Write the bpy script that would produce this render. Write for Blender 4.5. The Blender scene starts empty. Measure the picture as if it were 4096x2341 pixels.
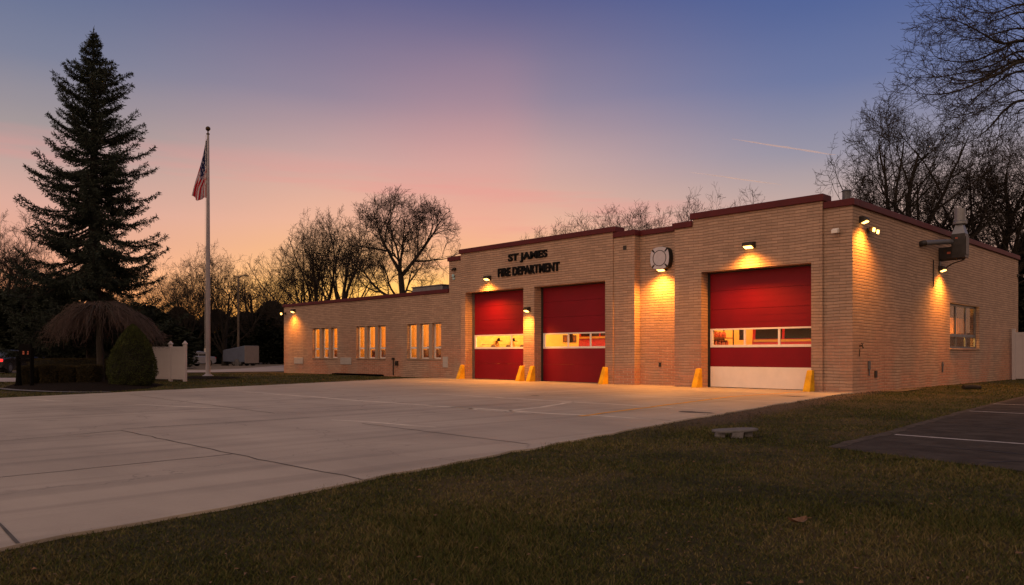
import bpy, math, random
import numpy as np
from mathutils import Vector, Matrix
sc = bpy.context.scene
COL = sc.collection
rad = math.radians
random.seed(7); np.random.seed(7)

# ------------------------------------------------------------------ camera frame (for laying out real distances)
F, CXP, HYP, EYE = 3069., 2048., 1416., 1.2
CAMX, CAMY = 9.64, -23.94
FX, FY, RX, RY = -.7168, .6974, .6974, .7168
def at(px, py, dep):
    a = (px-CXP)/F; b = (HYP-py)/F
    return Vector((CAMX+dep*(FX+a*RX), CAMY+dep*(FY+a*RY), EYE+dep*b))
def gnd(px, py):
    v = at(px, py, EYE*F/(py-HYP)); return (v.x, v.y)
def spot_xy(dpx, dep):            # a ground spot on the sight line of column dpx (2548-wide picture) at a distance
    v = at(dpx*4096/2548, HYP, dep); return (v.x, v.y)

# ------------------------------------------------------------------ materials
def srgb(r, g, b):
    f = lambda c: (c/255/12.92) if c/255 <= .04045 else ((c/255+.055)/1.055)**2.4
    return (f(r), f(g), f(b), 1)
def newmat(name):
    m = bpy.data.materials.new(name); m.use_nodes = True
    nt = m.node_tree; b = nt.nodes['Principled BSDF']
    return m, nt, b
def mat(name, col, rough=.6, metal=0., var=.25, scale=3., bump=0., bscale=40., spec=.4, col2=None):
    m, nt, b = newmat(name); N = nt.nodes; L = nt.links
    tc = N.new('ShaderNodeTexCoord')
    nz = N.new('ShaderNodeTexNoise'); nz.inputs['Scale'].default_value = scale; nz.inputs['Detail'].default_value = 6
    nz.inputs['Roughness'].default_value = .65
    L.new(tc.outputs['Object'], nz.inputs['Vector'])
    rp = N.new('ShaderNodeValToRGB'); rp.color_ramp.elements[0].position = .3; rp.color_ramp.elements[1].position = .7
    c2 = col2 or tuple(min(1, c*(1+var)) for c in col)
    c1 = tuple(c*(1-var) for c in col) if not col2 else col
    rp.color_ramp.elements[0].color = (*c1[:3], 1); rp.color_ramp.elements[1].color = (*c2[:3], 1)
    L.new(nz.outputs['Fac'], rp.inputs['Fac']); L.new(rp.outputs['Color'], b.inputs['Base Color'])
    b.inputs['Roughness'].default_value = rough; b.inputs['Metallic'].default_value = metal
    b.inputs['Specular IOR Level'].default_value = spec
    if bump:
        n2 = N.new('ShaderNodeTexNoise'); n2.inputs['Scale'].default_value = bscale; n2.inputs['Detail'].default_value = 5
        L.new(tc.outputs['Object'], n2.inputs['Vector'])
        bp = N.new('ShaderNodeBump'); bp.inputs['Strength'].default_value = bump; bp.inputs['Distance'].default_value = .02
        L.new(n2.outputs['Fac'], bp.inputs['Height']); L.new(bp.outputs['Normal'], b.inputs['Normal'])
    return m
def emit(name, col, s):
    m, nt, b = newmat(name)
    b.inputs['Base Color'].default_value = (*col, 1)
    b.inputs['Emission Color'].default_value = (*col, 1); b.inputs['Emission Strength'].default_value = s
    return m
def glassmat(name, tint=(1, 1, 1), mixr=.12):
    m = bpy.data.materials.new(name); m.use_nodes = True; nt = m.node_tree; N = nt.nodes; L = nt.links
    N.clear(); o = N.new('ShaderNodeOutputMaterial'); mx = N.new('ShaderNodeMixShader')
    t = N.new('ShaderNodeBsdfTransparent'); t.inputs['Color'].default_value = (*tint, 1)
    g = N.new('ShaderNodeBsdfGlossy'); g.inputs['Roughness'].default_value = .03
    fr = N.new('ShaderNodeFresnel'); fr.inputs['IOR'].default_value = 1.45
    ma = N.new('ShaderNodeMath'); ma.operation = 'MULTIPLY_ADD'; ma.inputs[1].default_value = .22; ma.inputs[2].default_value = 0.
    L.new(fr.outputs[0], ma.inputs[0]); L.new(ma.outputs[0], mx.inputs['Fac'])
    L.new(t.outputs[0], mx.inputs[1]); L.new(g.outputs[0], mx.inputs[2]); L.new(mx.outputs[0], o.inputs['Surface'])
    return m

def brickmat():
    m, nt, b = newmat('tan_brick'); N = nt.nodes; L = nt.links
    ge = N.new('ShaderNodeNewGeometry'); sp = N.new('ShaderNodeSeparateXYZ'); L.new(ge.outputs['Position'], sp.inputs[0])
    sn = N.new('ShaderNodeSeparateXYZ'); L.new(ge.outputs['True Normal'], sn.inputs[0])
    ab = N.new('ShaderNodeMath'); ab.operation = 'ABSOLUTE'; L.new(sn.outputs['X'], ab.inputs[0])
    gt = N.new('ShaderNodeMath'); gt.operation = 'GREATER_THAN'; gt.inputs[1].default_value = .5; L.new(ab.outputs[0], gt.inputs[0])
    mu = N.new('ShaderNodeMix'); mu.data_type = 'FLOAT'
    L.new(gt.outputs[0], mu.inputs['Factor']); L.new(sp.outputs['X'], mu.inputs['A']); L.new(sp.outputs['Y'], mu.inputs['B'])
    nw = N.new('ShaderNodeTexNoise'); nw.inputs['Scale'].default_value = .8; nw.inputs['Detail'].default_value = 2
    L.new(ge.outputs['Position'], nw.inputs['Vector'])
    zz = N.new('ShaderNodeMath'); zz.operation = 'MULTIPLY_ADD'; zz.inputs[1].default_value = .09
    L.new(nw.outputs['Fac'], zz.inputs[0]); L.new(sp.outputs['Z'], zz.inputs[2])
    cb = N.new('ShaderNodeCombineXYZ'); L.new(mu.outputs['Result'], cb.inputs['X']); L.new(zz.outputs[0], cb.inputs['Y'])
    br = N.new('ShaderNodeTexBrick'); L.new(cb.outputs[0], br.inputs['Vector'])
    br.inputs['Scale'].default_value = 1; br.inputs['Brick Width'].default_value = .4; br.inputs['Row Height'].default_value = .1
    br.inputs['Mortar Size'].default_value = .009; br.inputs['Mortar Smooth'].default_value = .35; br.inputs['Bias'].default_value = -.1
    br.inputs['Color1'].default_value = (.388, .256, .186, 1); br.inputs['Color2'].default_value = (.300, .198, .146, 1)
    br.inputs['Mortar'].default_value = (.24, .15, .105, 1)
    # wear: redder bare brick with pale mortar in blotches near the ground
    br2 = N.new('ShaderNodeTexBrick'); L.new(cb.outputs[0], br2.inputs['Vector'])
    br2.inputs['Scale'].default_value = 1; br2.inputs['Brick Width'].default_value = .4; br2.inputs['Row Height'].default_value = .1
    br2.inputs['Mortar Size'].default_value = .008; br2.inputs['Mortar Smooth'].default_value = .2
    br2.inputs['Color1'].default_value = (.42, .19, .12, 1); br2.inputs['Color2'].default_value = (.33, .15, .095, 1); br2.inputs['Mortar'].default_value = (.52, .40, .30, 1)
    n1 = N.new('ShaderNodeTexNoise'); n1.inputs['Scale'].default_value = .55; n1.inputs['Detail'].default_value = 5; L.new(ge.outputs['Position'], n1.inputs['Vector'])
    mr = N.new('ShaderNodeMapRange'); mr.inputs['From Min'].default_value = 2.9; mr.inputs['From Max'].default_value = .4; L.new(sp.outputs['Z'], mr.inputs['Value'])
    ad = N.new('ShaderNodeMath'); ad.operation = 'MULTIPLY'; L.new(mr.outputs[0], ad.inputs[0])
    m2 = N.new('ShaderNodeMapRange'); m2.inputs['From Min'].default_value = .40; m2.inputs['From Max'].default_value = .56; L.new(n1.outputs['Fac'], m2.inputs['Value']); L.new(m2.outputs[0], ad.inputs[1])
    mc = N.new('ShaderNodeMix'); mc.data_type = 'RGBA'; L.new(ad.outputs[0], mc.inputs['Factor']); L.new(br.outputs['Color'], mc.inputs['A']); L.new(br2.outputs['Color'], mc.inputs['B'])
    # fine tone variation
    n3 = N.new('ShaderNodeTexNoise'); n3.inputs['Scale'].default_value = 6; n3.inputs['Detail'].default_value = 8; n3.inputs['Roughness'].default_value = .7; L.new(ge.outputs['Position'], n3.inputs['Vector'])
    m3 = N.new('ShaderNodeMapRange'); m3.inputs['To Min'].default_value = .80; m3.inputs['To Max'].default_value = 1.2
    ms_ = N.new('ShaderNodeMapping'); ms_.inputs['Scale'].default_value = (1.6, 1.6, .12); L.new(ge.outputs['Position'], ms_.inputs['Vector']); ns_ = N.new('ShaderNodeTexNoise'); ns_.inputs['Scale'].default_value = 1.; ns_.inputs['Detail'].default_value = 6; L.new(ms_.outputs[0], ns_.inputs['Vector'])
    av = N.new('ShaderNodeMath'); av.operation = 'MULTIPLY_ADD'; av.inputs[1].default_value = .9; L.new(ns_.outputs['Fac'], av.inputs[0]); sv_ = N.new('ShaderNodeMath'); sv_.operation = 'SUBTRACT'; sv_.inputs[1].default_value = .45; L.new(n3.outputs['Fac'], sv_.inputs[0]); L.new(sv_.outputs[0], av.inputs[2]); L.new(av.outputs[0], m3.inputs['Value'])
    mm = N.new('ShaderNodeMix'); mm.data_type = 'RGBA'; mm.blend_type = 'MULTIPLY'; mm.inputs['Factor'].default_value = 1
    L.new(mc.outputs['Result'], mm.inputs['A']); L.new(m3.outputs[0], mm.inputs['B'])
    fr = N.new('ShaderNodeMath'); fr.operation = 'PINGPONG'; fr.inputs[1].default_value = .05; L.new(zz.outputs[0], fr.inputs[0])
    gv_ = N.new('ShaderNodeMapRange'); gv_.interpolation_type = 'SMOOTHSTEP'; gv_.inputs['From Min'].default_value = .004; gv_.inputs['From Max'].default_value = .017; L.new(fr.outputs[0], gv_.inputs['Value'])
    gm = N.new('ShaderNodeMapRange'); gm.inputs['To Min'].default_value = .66; L.new(gv_.outputs[0], gm.inputs['Value'])
    mg = N.new('ShaderNodeMix'); mg.data_type = 'RGBA'; mg.blend_type = 'MULTIPLY'; mg.inputs['Factor'].default_value = 1; L.new(mm.outputs['Result'], mg.inputs['A']); L.new(gm.outputs[0], mg.inputs['B'])
    L.new(mg.outputs['Result'], b.inputs['Base Color'])
    iv = N.new('ShaderNodeMath'); iv.operation = 'SUBTRACT'; iv.inputs[0].default_value = 1; L.new(br.outputs['Fac'], iv.inputs[1])
    a2 = N.new('ShaderNodeMath'); a2.operation = 'MULTIPLY_ADD'; a2.inputs[1].default_value = .25; L.new(n3.outputs['Fac'], a2.inputs[0]); gx = N.new('ShaderNodeMath'); gx.operation = 'MULTIPLY_ADD'; gx.inputs[1].default_value = .3; L.new(iv.outputs[0], gx.inputs[0]); L.new(gv_.outputs[0], gx.inputs[2]); L.new(gx.outputs[0], a2.inputs[2])
    bp = N.new('ShaderNodeBump'); bp.inputs['Strength'].default_value = .6; bp.inputs['Distance'].default_value = .014
    L.new(a2.outputs[0], bp.inputs['Height']); L.new(bp.outputs['Normal'], b.inputs['Normal'])
    b.inputs['Roughness'].default_value = .85; b.inputs['Specular IOR Level'].default_value = .25
    return m

def concretemat():
    m, nt, b = newmat('apron_concrete'); N = nt.nodes; L = nt.links
    ge = N.new('ShaderNodeNewGeometry')
    def noise(s, d, r=.6, vec=None):
        n = N.new('ShaderNodeTexNoise'); n.inputs['Scale'].default_value = s; n.inputs['Detail'].default_value = d; n.inputs['Roughness'].default_value = r
        L.new(vec or ge.outputs['Position'], n.inputs['Vector']); return n.outputs['Fac']
    mp = N.new('ShaderNodeMapping'); mp.inputs['Scale'].default_value = (.16, .5, 1); mp.inputs['Rotation'].default_value = (0, 0, .12); L.new(ge.outputs['Position'], mp.inputs['Vector'])
    a = noise(1.0, 7, .65, mp.outputs[0]); c = noise(.35, 4); d = noise(30, 6, .75)
    s1 = N.new('ShaderNodeMath'); s1.operation = 'ADD'; L.new(a, s1.inputs[0]); L.new(c, s1.inputs[1])
    s2 = N.new('ShaderNodeMath'); s2.operation = 'MULTIPLY_ADD'; s2.inputs[1].default_value = .35; L.new(d, s2.inputs[0]); L.new(s1.outputs[0], s2.inputs[2])
    rp = N.new('ShaderNodeValToRGB'); e = rp.color_ramp.elements
    mr = N.new('ShaderNodeMapRange'); mr.inputs['From Min'].default_value = .85; mr.inputs['From Max'].default_value = 1.5; L.new(s2.outputs[0], mr.inputs['Value'])
    e[0].color = (.255, .21, .17, 1); e[1].color = (.40, .334, .273, 1); k = e.new(.5); k.color = (.335, .278, .226, 1)
    L.new(mr.outputs[0], rp.inputs['Fac'])
    # hairline cracks and old stains
    vo = N.new('ShaderNodeTexVoronoi'); vo.feature = 'DISTANCE_TO_EDGE'; vo.inputs['Scale'].default_value = .22
    wv = N.new('ShaderNodeVectorMath'); wv.operation = 'MULTIPLY_ADD'; nn = N.new('ShaderNodeTexNoise'); nn.inputs['Scale'].default_value = 1.2; nn.inputs['Detail'].default_value = 5
    L.new(ge.outputs['Position'], nn.inputs['Vector']); L.new(nn.outputs['Color'], wv.inputs[0]); wv.inputs[1].default_value = (1.3, 1.3, 0); L.new(ge.outputs['Position'], wv.inputs[2])
    L.new(wv.outputs[0], vo.inputs['Vector'])
    cr = N.new('ShaderNodeMapRange'); cr.inputs['From Min'].default_value = 0; cr.inputs['From Max'].default_value = .0035; cr.inputs['To Min'].default_value = .45; cr.inputs['To Max'].default_value = 1; L.new(vo.outputs['Distance'], cr.inputs['Value'])
    mm = N.new('ShaderNodeMix'); mm.data_type = 'RGBA'; mm.blend_type = 'MULTIPLY'; mm.inputs['Factor'].default_value = .6
    m5 = N.new('ShaderNodeMapping'); m5.inputs['Scale'].default_value = (2.2, .10, 1); m5.inputs['Rotation'].default_value = (0, 0, -.1); L.new(ge.outputs['Position'], m5.inputs['Vector'])
    ty = N.new('ShaderNodeMapRange'); ty.inputs['From Min'].default_value = .36; ty.inputs['From Max'].default_value = .5; ty.inputs['To Min'].default_value = .74; L.new(noise(1., 4, .55, m5.outputs[0]), ty.inputs['Value'])
    oi = N.new('ShaderNodeMapRange'); oi.inputs['From Min'].default_value = .24; oi.inputs['From Max'].default_value = .34; oi.inputs['To Min'].default_value = .6; L.new(noise(1.3, 3, .5), oi.inputs['Value'])
    tm = N.new('ShaderNodeMath'); tm.operation = 'MULTIPLY'; L.new(ty.outputs[0], tm.inputs[0]); L.new(oi.outputs[0], tm.inputs[1])
    mq = N.new('ShaderNodeMix'); mq.data_type = 'RGBA'; mq.blend_type = 'MULTIPLY'; mq.inputs['Factor'].default_value = .75; L.new(rp.outputs['Color'], mq.inputs['A']); L.new(tm.outputs[0], mq.inputs['B'])
    L.new(mq.outputs['Result'], mm.inputs['A']); L.new(cr.outputs[0], mm.inputs['B'])
    L.new(mm.outputs['Result'], b.inputs['Base Color'])
    b.inputs['Roughness'].default_value = .62; b.inputs['Specular IOR Level'].default_value = .3
    bp = N.new('ShaderNodeBump'); bp.inputs['Strength'].default_value = .25; bp.inputs['Distance'].default_value = .01; L.new(d, bp.inputs['Height']); L.new(bp.outputs['Normal'], b.inputs['Normal'])
    return m

def turfmat(name, blades=False):
    m, nt, b = newmat(name); N = nt.nodes; L = nt.links
    ge = N.new('ShaderNodeNewGeometry')
    def noise(s, d, r=.6):
        n = N.new('ShaderNodeTexNoise'); n.inputs['Scale'].default_value = s; n.inputs['Detail'].default_value = d; n.inputs['Roughness'].default_value = r
        L.new(ge.outputs['Position'], n.inputs['Vector']); return n.outputs['Fac']
    a = noise(.55, 6, .7); c = noise(5, 6, .75)
    s = N.new('ShaderNodeMath'); s.operation = 'MULTIPLY_ADD'; s.inputs[1].default_value = .5; L.new(c, s.inputs[0]); L.new(a, s.inputs[2])
    if blades:
        s3 = N.new('ShaderNodeMath'); s3.operation = 'MULTIPLY_ADD'; s3.inputs[1].default_value = .5; L.new(ge.outputs['Random Per Island'], s3.inputs[0]); L.new(s.outputs[0], s3.inputs[2]); out = s3.outputs[0]; lo, hi = .65, 1.35
    else:
        out = s.outputs[0]; lo, hi = .5, 1.0
    mr = N.new('ShaderNodeMapRange'); mr.inputs['From Min'].default_value = lo; mr.inputs['From Max'].default_value = hi; L.new(out, mr.inputs['Value'])
    rp = N.new('ShaderNodeValToRGB'); e = rp.color_ramp.elements
    if blades:
        e[0].color = (.024, .028, .007, 1); e[1].color = (.15, .115, .05, 1)
        k = e.new(.40); k.color = (.045, .053, .012, 1); k = e.new(.66); k.color = (.080, .066, .024, 1)
    else:
        e[0].color = (.016, .012, .005, 1); e[1].color = (.08, .056, .03, 1)
        k = e.new(.4); k.color = (.033, .031, .010, 1); k = e.new(.66); k.color = (.062, .046, .02, 1)
    L.new(mr.outputs[0], rp.inputs['Fac'])
    # worn bare earth along the edge of the concrete apron
    sp = N.new('ShaderNodeSeparateXYZ'); L.new(ge.outputs['Position'], sp.inputs[0])
    def mth_(op, a_, b_):
        n = N.new('ShaderNodeMath'); n.operation = op
        for i, q in enumerate((a_, b_)):
            if isinstance(q, (int, float)): n.inputs[i].default_value = q
            else: L.new(q, n.inputs[i])
        return n.outputs[0]
    dist = mth_('ADD', mth_('ADD', sp.outputs['X'], mth_('MULTIPLY', sp.outputs['Y'], .163)), mth_('MULTIPLY', mth_('SUBTRACT', a, .5), 1.6))
    wr = N.new('ShaderNodeMapRange'); wr.interpolation_type = 'SMOOTHSTEP'; wr.inputs['From Min'].default_value = .95; wr.inputs['From Max'].default_value = .3; L.new(dist, wr.inputs['Value'])
    wy = N.new('ShaderNodeMapRange'); wy.interpolation_type = 'SMOOTHSTEP'; wy.inputs['From Min'].default_value = -15.5; wy.inputs['From Max'].default_value = -10.5; L.new(sp.outputs['Y'], wy.inputs['Value'])
    wx_ = mth_('GREATER_THAN', sp.outputs['X'], -.5)
    wm = mth_('MULTIPLY', mth_('MULTIPLY', wr.outputs[0], wy.outputs[0]), wx_)
    ms = N.new('ShaderNodeMix'); ms.data_type = 'RGBA'; L.new(mth_('MULTIPLY', wm, .8), ms.inputs['Factor']); L.new(rp.outputs['Color'], ms.inputs['A']); ms.inputs['B'].default_value = (.082, .058, .046, 1)
    L.new(ms.outputs['Result'], b.inputs['Base Color'])
    b.inputs['Roughness'].default_value = .9; b.inputs['Specular IOR Level'].default_value = .15
    if not blades:
        bp = N.new('ShaderNodeBump'); bp.inputs['Strength'].default_value = .9; bp.inputs['Distance'].default_value = .05
        L.new(noise(14, 8, .8), bp.inputs['Height']); L.new(bp.outputs['Normal'], b.inputs['Normal'])
    return m

M = dict(
    brick=brickmat(), concrete=concretemat(), turf=turfmat('turf_soil'), blade=turfmat('grass_blade', True),
    coping=mat('coping_red', (.082, .013, .016), .6, .0, .18, 1.5, .1, 25, spec=.2),
    red=mat('door_red', (.158, .0018, .0085), .55, 0, .14, .8, spec=.2),
    white=mat('painted_white', (.66, .6, .56), .5, 0, .06, 2),
    vinyl=mat('white_vinyl', (.40, .36, .38), .4, 0, .05, 2),
    dark=mat('dark_bronze', (.03, .022, .018), .5, .3, .2, 5),
    black=mat('black_rubber', (.012, .011, .011), .7),
    yellow=mat('guard_yellow', (.42, .215, .012), .7, 0, .2, 4, .3, 30, spec=.2, col2=(.72, .39, .010)),
    galv=mat('galvanised_steel', (.16, .16, .175), .45, .7, .18, 5),
    duct=mat('grey_duct', (.10, .10, .115), .5, .3, .2, 4),
    darkbox=mat('dark_sheet_metal', (.035, .03, .03), .45, .5, .3, 5),
    stone=mat('mullion_stone', (.30, .215, .16), .85, 0, .12, 5, .2, 30),
    panel=mat('grey_panel', (.36, .32, .30), .6, 0, .1, 4),
    joint=mat('joint_tar', (.07, .06, .055), .9, 0, .3, 6),
    seam=mat('pale_patch', (.54, .46, .385), .75, 0, .2, 4, .2, 30),
    lineyel=mat('line_yellow', (.60, .27, .015), .8, 0, .2, 9),
    linewh=mat('line_white', (.36, .33, .33), .8, 0, .35, 9),
    asphalt=mat('asphalt', (.045, .037, .034), .97, 0, .45, 2.2, .6, 60, spec=.08),
    kerb=mat('broken_asphalt_edge', (.065, .053, .047), .97, 0, .5, 6, .6, 30, spec=.08),
    road=mat('road_concrete', (.32, .265, .25), .8, 0, .15, .6),
    dirtlot=mat('far_lot', (.17, .125, .09), .9, 0, .2, .5),
    mulch=mat('mulch', (.010, .0068, .005), 1., 0, .5, 8, .8, 30, spec=.05),
    sand=mat('sand_strip', (.11, .075, .052), .95, 0, .4, 6, .6, 30),
    bark=mat('bark', (.017, .012, .009), .9, 0, .35, 6, .5, 20),
    twig=mat('twig', (.017, .011, .008), .9, 0, .3, 3),
    willow=mat('weeping_twig', (.066, .042, .037), .85, 0, .3, 5),
    needle=mat('spruce_needle', (.020, .026, .019), .8, 0, .5, 1.2, spec=.2),
    arbor=mat('arborvitae_leaf', (.030, .036, .009), .8, 0, .5, 4, spec=.2),
    hedge=mat('hedge_leaf', (.032, .024, .009), .85, 0, .5, 5, spec=.2),
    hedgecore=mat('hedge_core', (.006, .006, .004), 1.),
    evergreen=mat('evergreen_leaf', (.012, .015, .009), .85, 0, .5, .8, spec=.15),
    roof=mat('roof_membrane', (.06, .055, .055), .9),
    inwall=mat('ochre_interior', (.72, .47, .15), .8, 0, .05, 1),
    infloor=mat('grey_floor', (.25, .22, .2), .5, 0, .1, 1),
    wood=mat('brown_wood', (.17, .06, .02), .5, 0, .3, 8),
    glass=glassmat('pane_glass'),
    darkglass=mat('vehicle_glass', (.012, .014, .02), .08, 0, .1, 2, spec=.8),
    carsilver=mat('silver_paint', (.33, .335, .38), .3, .5, .05, 2),
    carblack=mat('black_paint', (.014, .013, .014), .25, .1, .05, 2, spec=.6),
    chrome=mat('chrome', (.6, .6, .6), .2, 1., .05, 2),
    tarp=mat('blue_grey_side', (.085, .10, .15), .6, 0, .18, 1.4),
    tarp_end=mat('pale_trailer_end', (.24, .19, .17), .7, 0, .1, 3),
    flagpole=mat('painted_pole', (.25, .225, .25), .4, .2, .1, 4),
    bronze=mat('bronze_ball', (.05, .03, .015), .35, .8, .2, 5),
    emblem=mat('emblem_plate', (.42, .39, .43), .45, .3, .08, 7),
    letter=mat('letter_black', (.006, .0055, .006), .7, 0, .3, 8, spec=.1),
    engine=mat('engine_red', (.55, .02, .012), .3, 0, .06, 1, spec=.6),
    engyel=mat('engine_yellow_band', (.75, .45, .08), .4, 0, .1, 2),
    coat=mat('turnout_cloth', (.09, .05, .04), .9, 0, .35, 6),
    coatband=mat('reflective_band', (.6, .5, .15), .5, 0, .1, 6),
    orangeplate=mat('orange_reflector', (.40, .085, .045), .5, 0, .3, 40),
    timber=mat('dark_timber', (.004, .0036, .0036), 1., 0, .4, 12, .4, 30, spec=.02),
    slabstone=mat('weathered_slab', (.105, .098, .105), .9, 0, .25, 8, .6, 25),
    leaf=mat('dead_leaf', (.12, .062, .034), .85, 0, .4, 30),
    wood_far=mat('far_wood', (.017, .013, .010), .95, 0, .4, .3),
)
LAMPCOL = (1., .345, .04)
M['lens'] = emit('lamp_lens', (1., .52, .12), 7.)
M['cabglass'] = mat('cab_glass', (.012, .010, .004), .3, 0, .3, 2, spec=.3)
M['tail'] = mat('tail_light_lens', (.75, .01, .02), .2, 0, .05, 3, spec=.7)
M['tail_lit'] = emit('lit_tail_lamp', (1., .02, .02), 1.6)
def curtainmat():
    m, nt, b = newmat('ochre_blind'); b.inputs['Base Color'].default_value = (.20, .11, .025, 1); b.inputs['Roughness'].default_value = .9
    t = nt.nodes.new('ShaderNodeBsdfTranslucent'); t.inputs['Color'].default_value = (.8, .48, .1, 1); mx = nt.nodes.new('ShaderNodeMixShader'); mx.inputs['Fac'].default_value = .6
    nt.links.new(b.outputs[0], mx.inputs[1]); nt.links.new(t.outputs[0], mx.inputs[2]); nt.links.new(mx.outputs[0], nt.nodes['Material Output'].inputs['Surface']); return m
M['curtain'] = curtainmat()
M['inlamp'] = emit('bay_lamp_tube', (1., .72, .35), 9.)

# ------------------------------------------------------------------ mesh helpers
class MB:
    def __init__(s): s.v = []; s.f = []; s.m = []; s.cur = 0
    def add(s, verts, faces, mi=None):
        o = len(s.v); s.v += [tuple(p) for p in verts]; s.f += [tuple(o+i for i in f) for f in faces]
        s.m += [s.cur if mi is None else mi]*len(faces); return s
    def box(s, x0, x1, y0, y1, z0, z1, mi=None):
        v = [(x0,y0,z0),(x1,y0,z0),(x1,y1,z0),(x0,y1,z0),(x0,y0,z1),(x1,y0,z1),(x1,y1,z1),(x0,y1,z1)]
        return s.add(v, [(0,3,2,1),(4,5,6,7),(0,1,5,4),(1,2,6,5),(2,3,7,6),(3,0,4,7)], mi)
    def loft(s, rings, mi=None, cap=True, closed=True):
        n = len(rings[0]); v = [p for r in rings for p in r]; f = []
        for i in range(len(rings)-1):
            for j in range(n if closed else n-1):
                a = i*n+j; b = i*n+(j+1) % n; f.append((a, b, b+n, a+n))
        if cap and closed: f.append(tuple(range(n-1, -1, -1))); f.append(tuple((len(rings)-1)*n+j for j in range(n)))
        return s.add(v, f, mi)
    def prism(s, poly, axis, a, b, mi=None):       # poly in the two other axes
        def P(p, t): return (t, p[0], p[1]) if axis == 'x' else (p[0], t, p[1]) if axis == 'y' else (p[0], p[1], t)
        return s.loft([[P(p, a) for p in poly], [P(p, b) for p in poly]], mi)
    def tube(s, pts, rs, k=10, mi=None, cap=True):
        rings = []; pts = [Vector(p) for p in pts]
        if not hasattr(rs, '__len__'): rs = [rs]*len(pts)
        ref = None
        for i, p in enumerate(pts):
            d = (pts[min(i+1, len(pts)-1)]-pts[max(i-1, 0)])
            if d.length < 1e-9: d = Vector((0, 0, 1))
            d.normalize()
            if ref is None: ref = Vector((1, 0, 0)) if abs(d.x) < .8 else Vector((0, 1, 0))
            u = d.cross(ref).normalized(); w = d.cross(u); ref = -w if False else ref
            rings.append([tuple(p+(u*math.cos(2*math.pi*j/k)+w*math.sin(2*math.pi*j/k))*rs[i]) for j in range(k)])
        return s.loft(rings, mi, cap)
    def cyl(s, x, y, z0, z1, r0, r1=None, k=16, mi=None): return s.tube([(x,y,z0),(x,y,z1)], [r0, r0 if r1 is None else r1], k, mi)
    def lathe(s, x, y, prof, k=16, mi=None):        # prof: [(r, z)]
        return s.loft([[(x+r*math.cos(2*math.pi*j/k), y+r*math.sin(2*math.pi*j/k), z) for j in range(k)] for r, z in prof], mi)
    def build(s, name, mats, parent=None, bevel=0, smooth=False, weld=False):
        me = bpy.data.meshes.new(name); me.from_pydata(s.v, [], s.f)
        for mm in (mats if isinstance(mats, (list, tuple)) else [mats]): me.materials.append(mm)
        me.polygons.foreach_set('material_index', s.m)
        if smooth: me.polygons.foreach_set('use_smooth', [True]*len(s.f))
        me.update()
        import bmesh
        bm = bmesh.new(); bm.from_mesh(me)
        if weld: bmesh.ops.remove_doubles(bm, verts=bm.verts, dist=1e-5)
        bmesh.ops.recalc_face_normals(bm, faces=bm.faces); bm.to_mesh(me); bm.free()
        o = bpy.data.objects.new(name, me); COL.objects.link(o)
        if parent: o.parent = parent
        if bevel:
            md = o.modifiers.new('bevel', 'BEVEL'); md.width = bevel; md.segments = 2; md.limit_method = 'ANGLE'
        return o
def mesh_np(name, V, Fa, m, parent=None, smooth=False):
    V = np.asarray(V, np.float32); Fa = np.asarray(Fa, np.int32)
    me = bpy.data.meshes.new(name); k = Fa.shape[1]
    me.vertices.add(len(V)); me.vertices.foreach_set('co', V.ravel())
    me.loops.add(Fa.size); me.loops.foreach_set('vertex_index', Fa.ravel())
    me.polygons.add(len(Fa)); me.polygons.foreach_set('loop_start', np.arange(0, Fa.size, k, dtype=np.int32))
    if smooth: me.polygons.foreach_set('use_smooth', np.ones(len(Fa), bool))
    me.update(calc_edges=True); me.materials.append(m)
    o = bpy.data.objects.new(name, me); COL.objects.link(o)
    if parent: o.parent = parent
    return o
def tag(o, label, cat, group=None, kind=None):
    if label: o['label'] = label
    if cat: o['category'] = cat
    if group: o['group'] = group
    if kind: o['kind'] = kind
    return o
def thing(name, label, cat, loc=(0, 0, 0), rz=0, group=None, scale=1):
    o = bpy.data.objects.new(name, None); COL.objects.link(o); o.empty_display_size = .3
    o.location = loc; o.rotation_euler = (0, 0, rz); o.scale = (scale,)*3 if not hasattr(scale, '__len__') else scale
    return tag(o, label, cat, group)
def copy_tree(src, label, loc, rz=0, scale=1, group=None):
    r = src.copy(); COL.objects.link(r); r.location = loc; r.rotation_euler = (0, 0, rz)
    r.scale = (scale,)*3 if not hasattr(scale, '__len__') else scale
    r['label'] = label
    if group: r['group'] = group
    def rec(a, b):
        for ch in [c for c in bpy.data.objects if c.parent is a]:
            c = ch.copy(); COL.objects.link(c); c.parent = b; rec(ch, c)
    rec(src, r); return r
def structure(o): o['kind'] = 'structure'; return o
def spotlight(parent, loc, power, size=rad(125), aim=(0, 0, -1), radius=.16, col=LAMPCOL):
    l = bpy.data.lights.new('lamp_glow', 'SPOT'); l.energy = power; l.color = col; l.spot_size = size; l.spot_blend = 1.; l.shadow_soft_size = radius
    o = bpy.data.objects.new('lamp_glow', l); COL.objects.link(o); o.parent = parent; o.location = loc
    o.rotation_euler = Vector(aim).to_track_quat('-Z', 'Y').to_euler(); return o
def pointlight(parent, loc, power, radius=.2, col=(1., .56, .16)):
    l = bpy.data.lights.new('room_glow', 'POINT'); l.energy = power; l.color = col; l.shadow_soft_size = radius
    o = bpy.data.objects.new('room_glow', l); COL.objects.link(o); o.parent = parent; o.location = loc; return o

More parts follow.
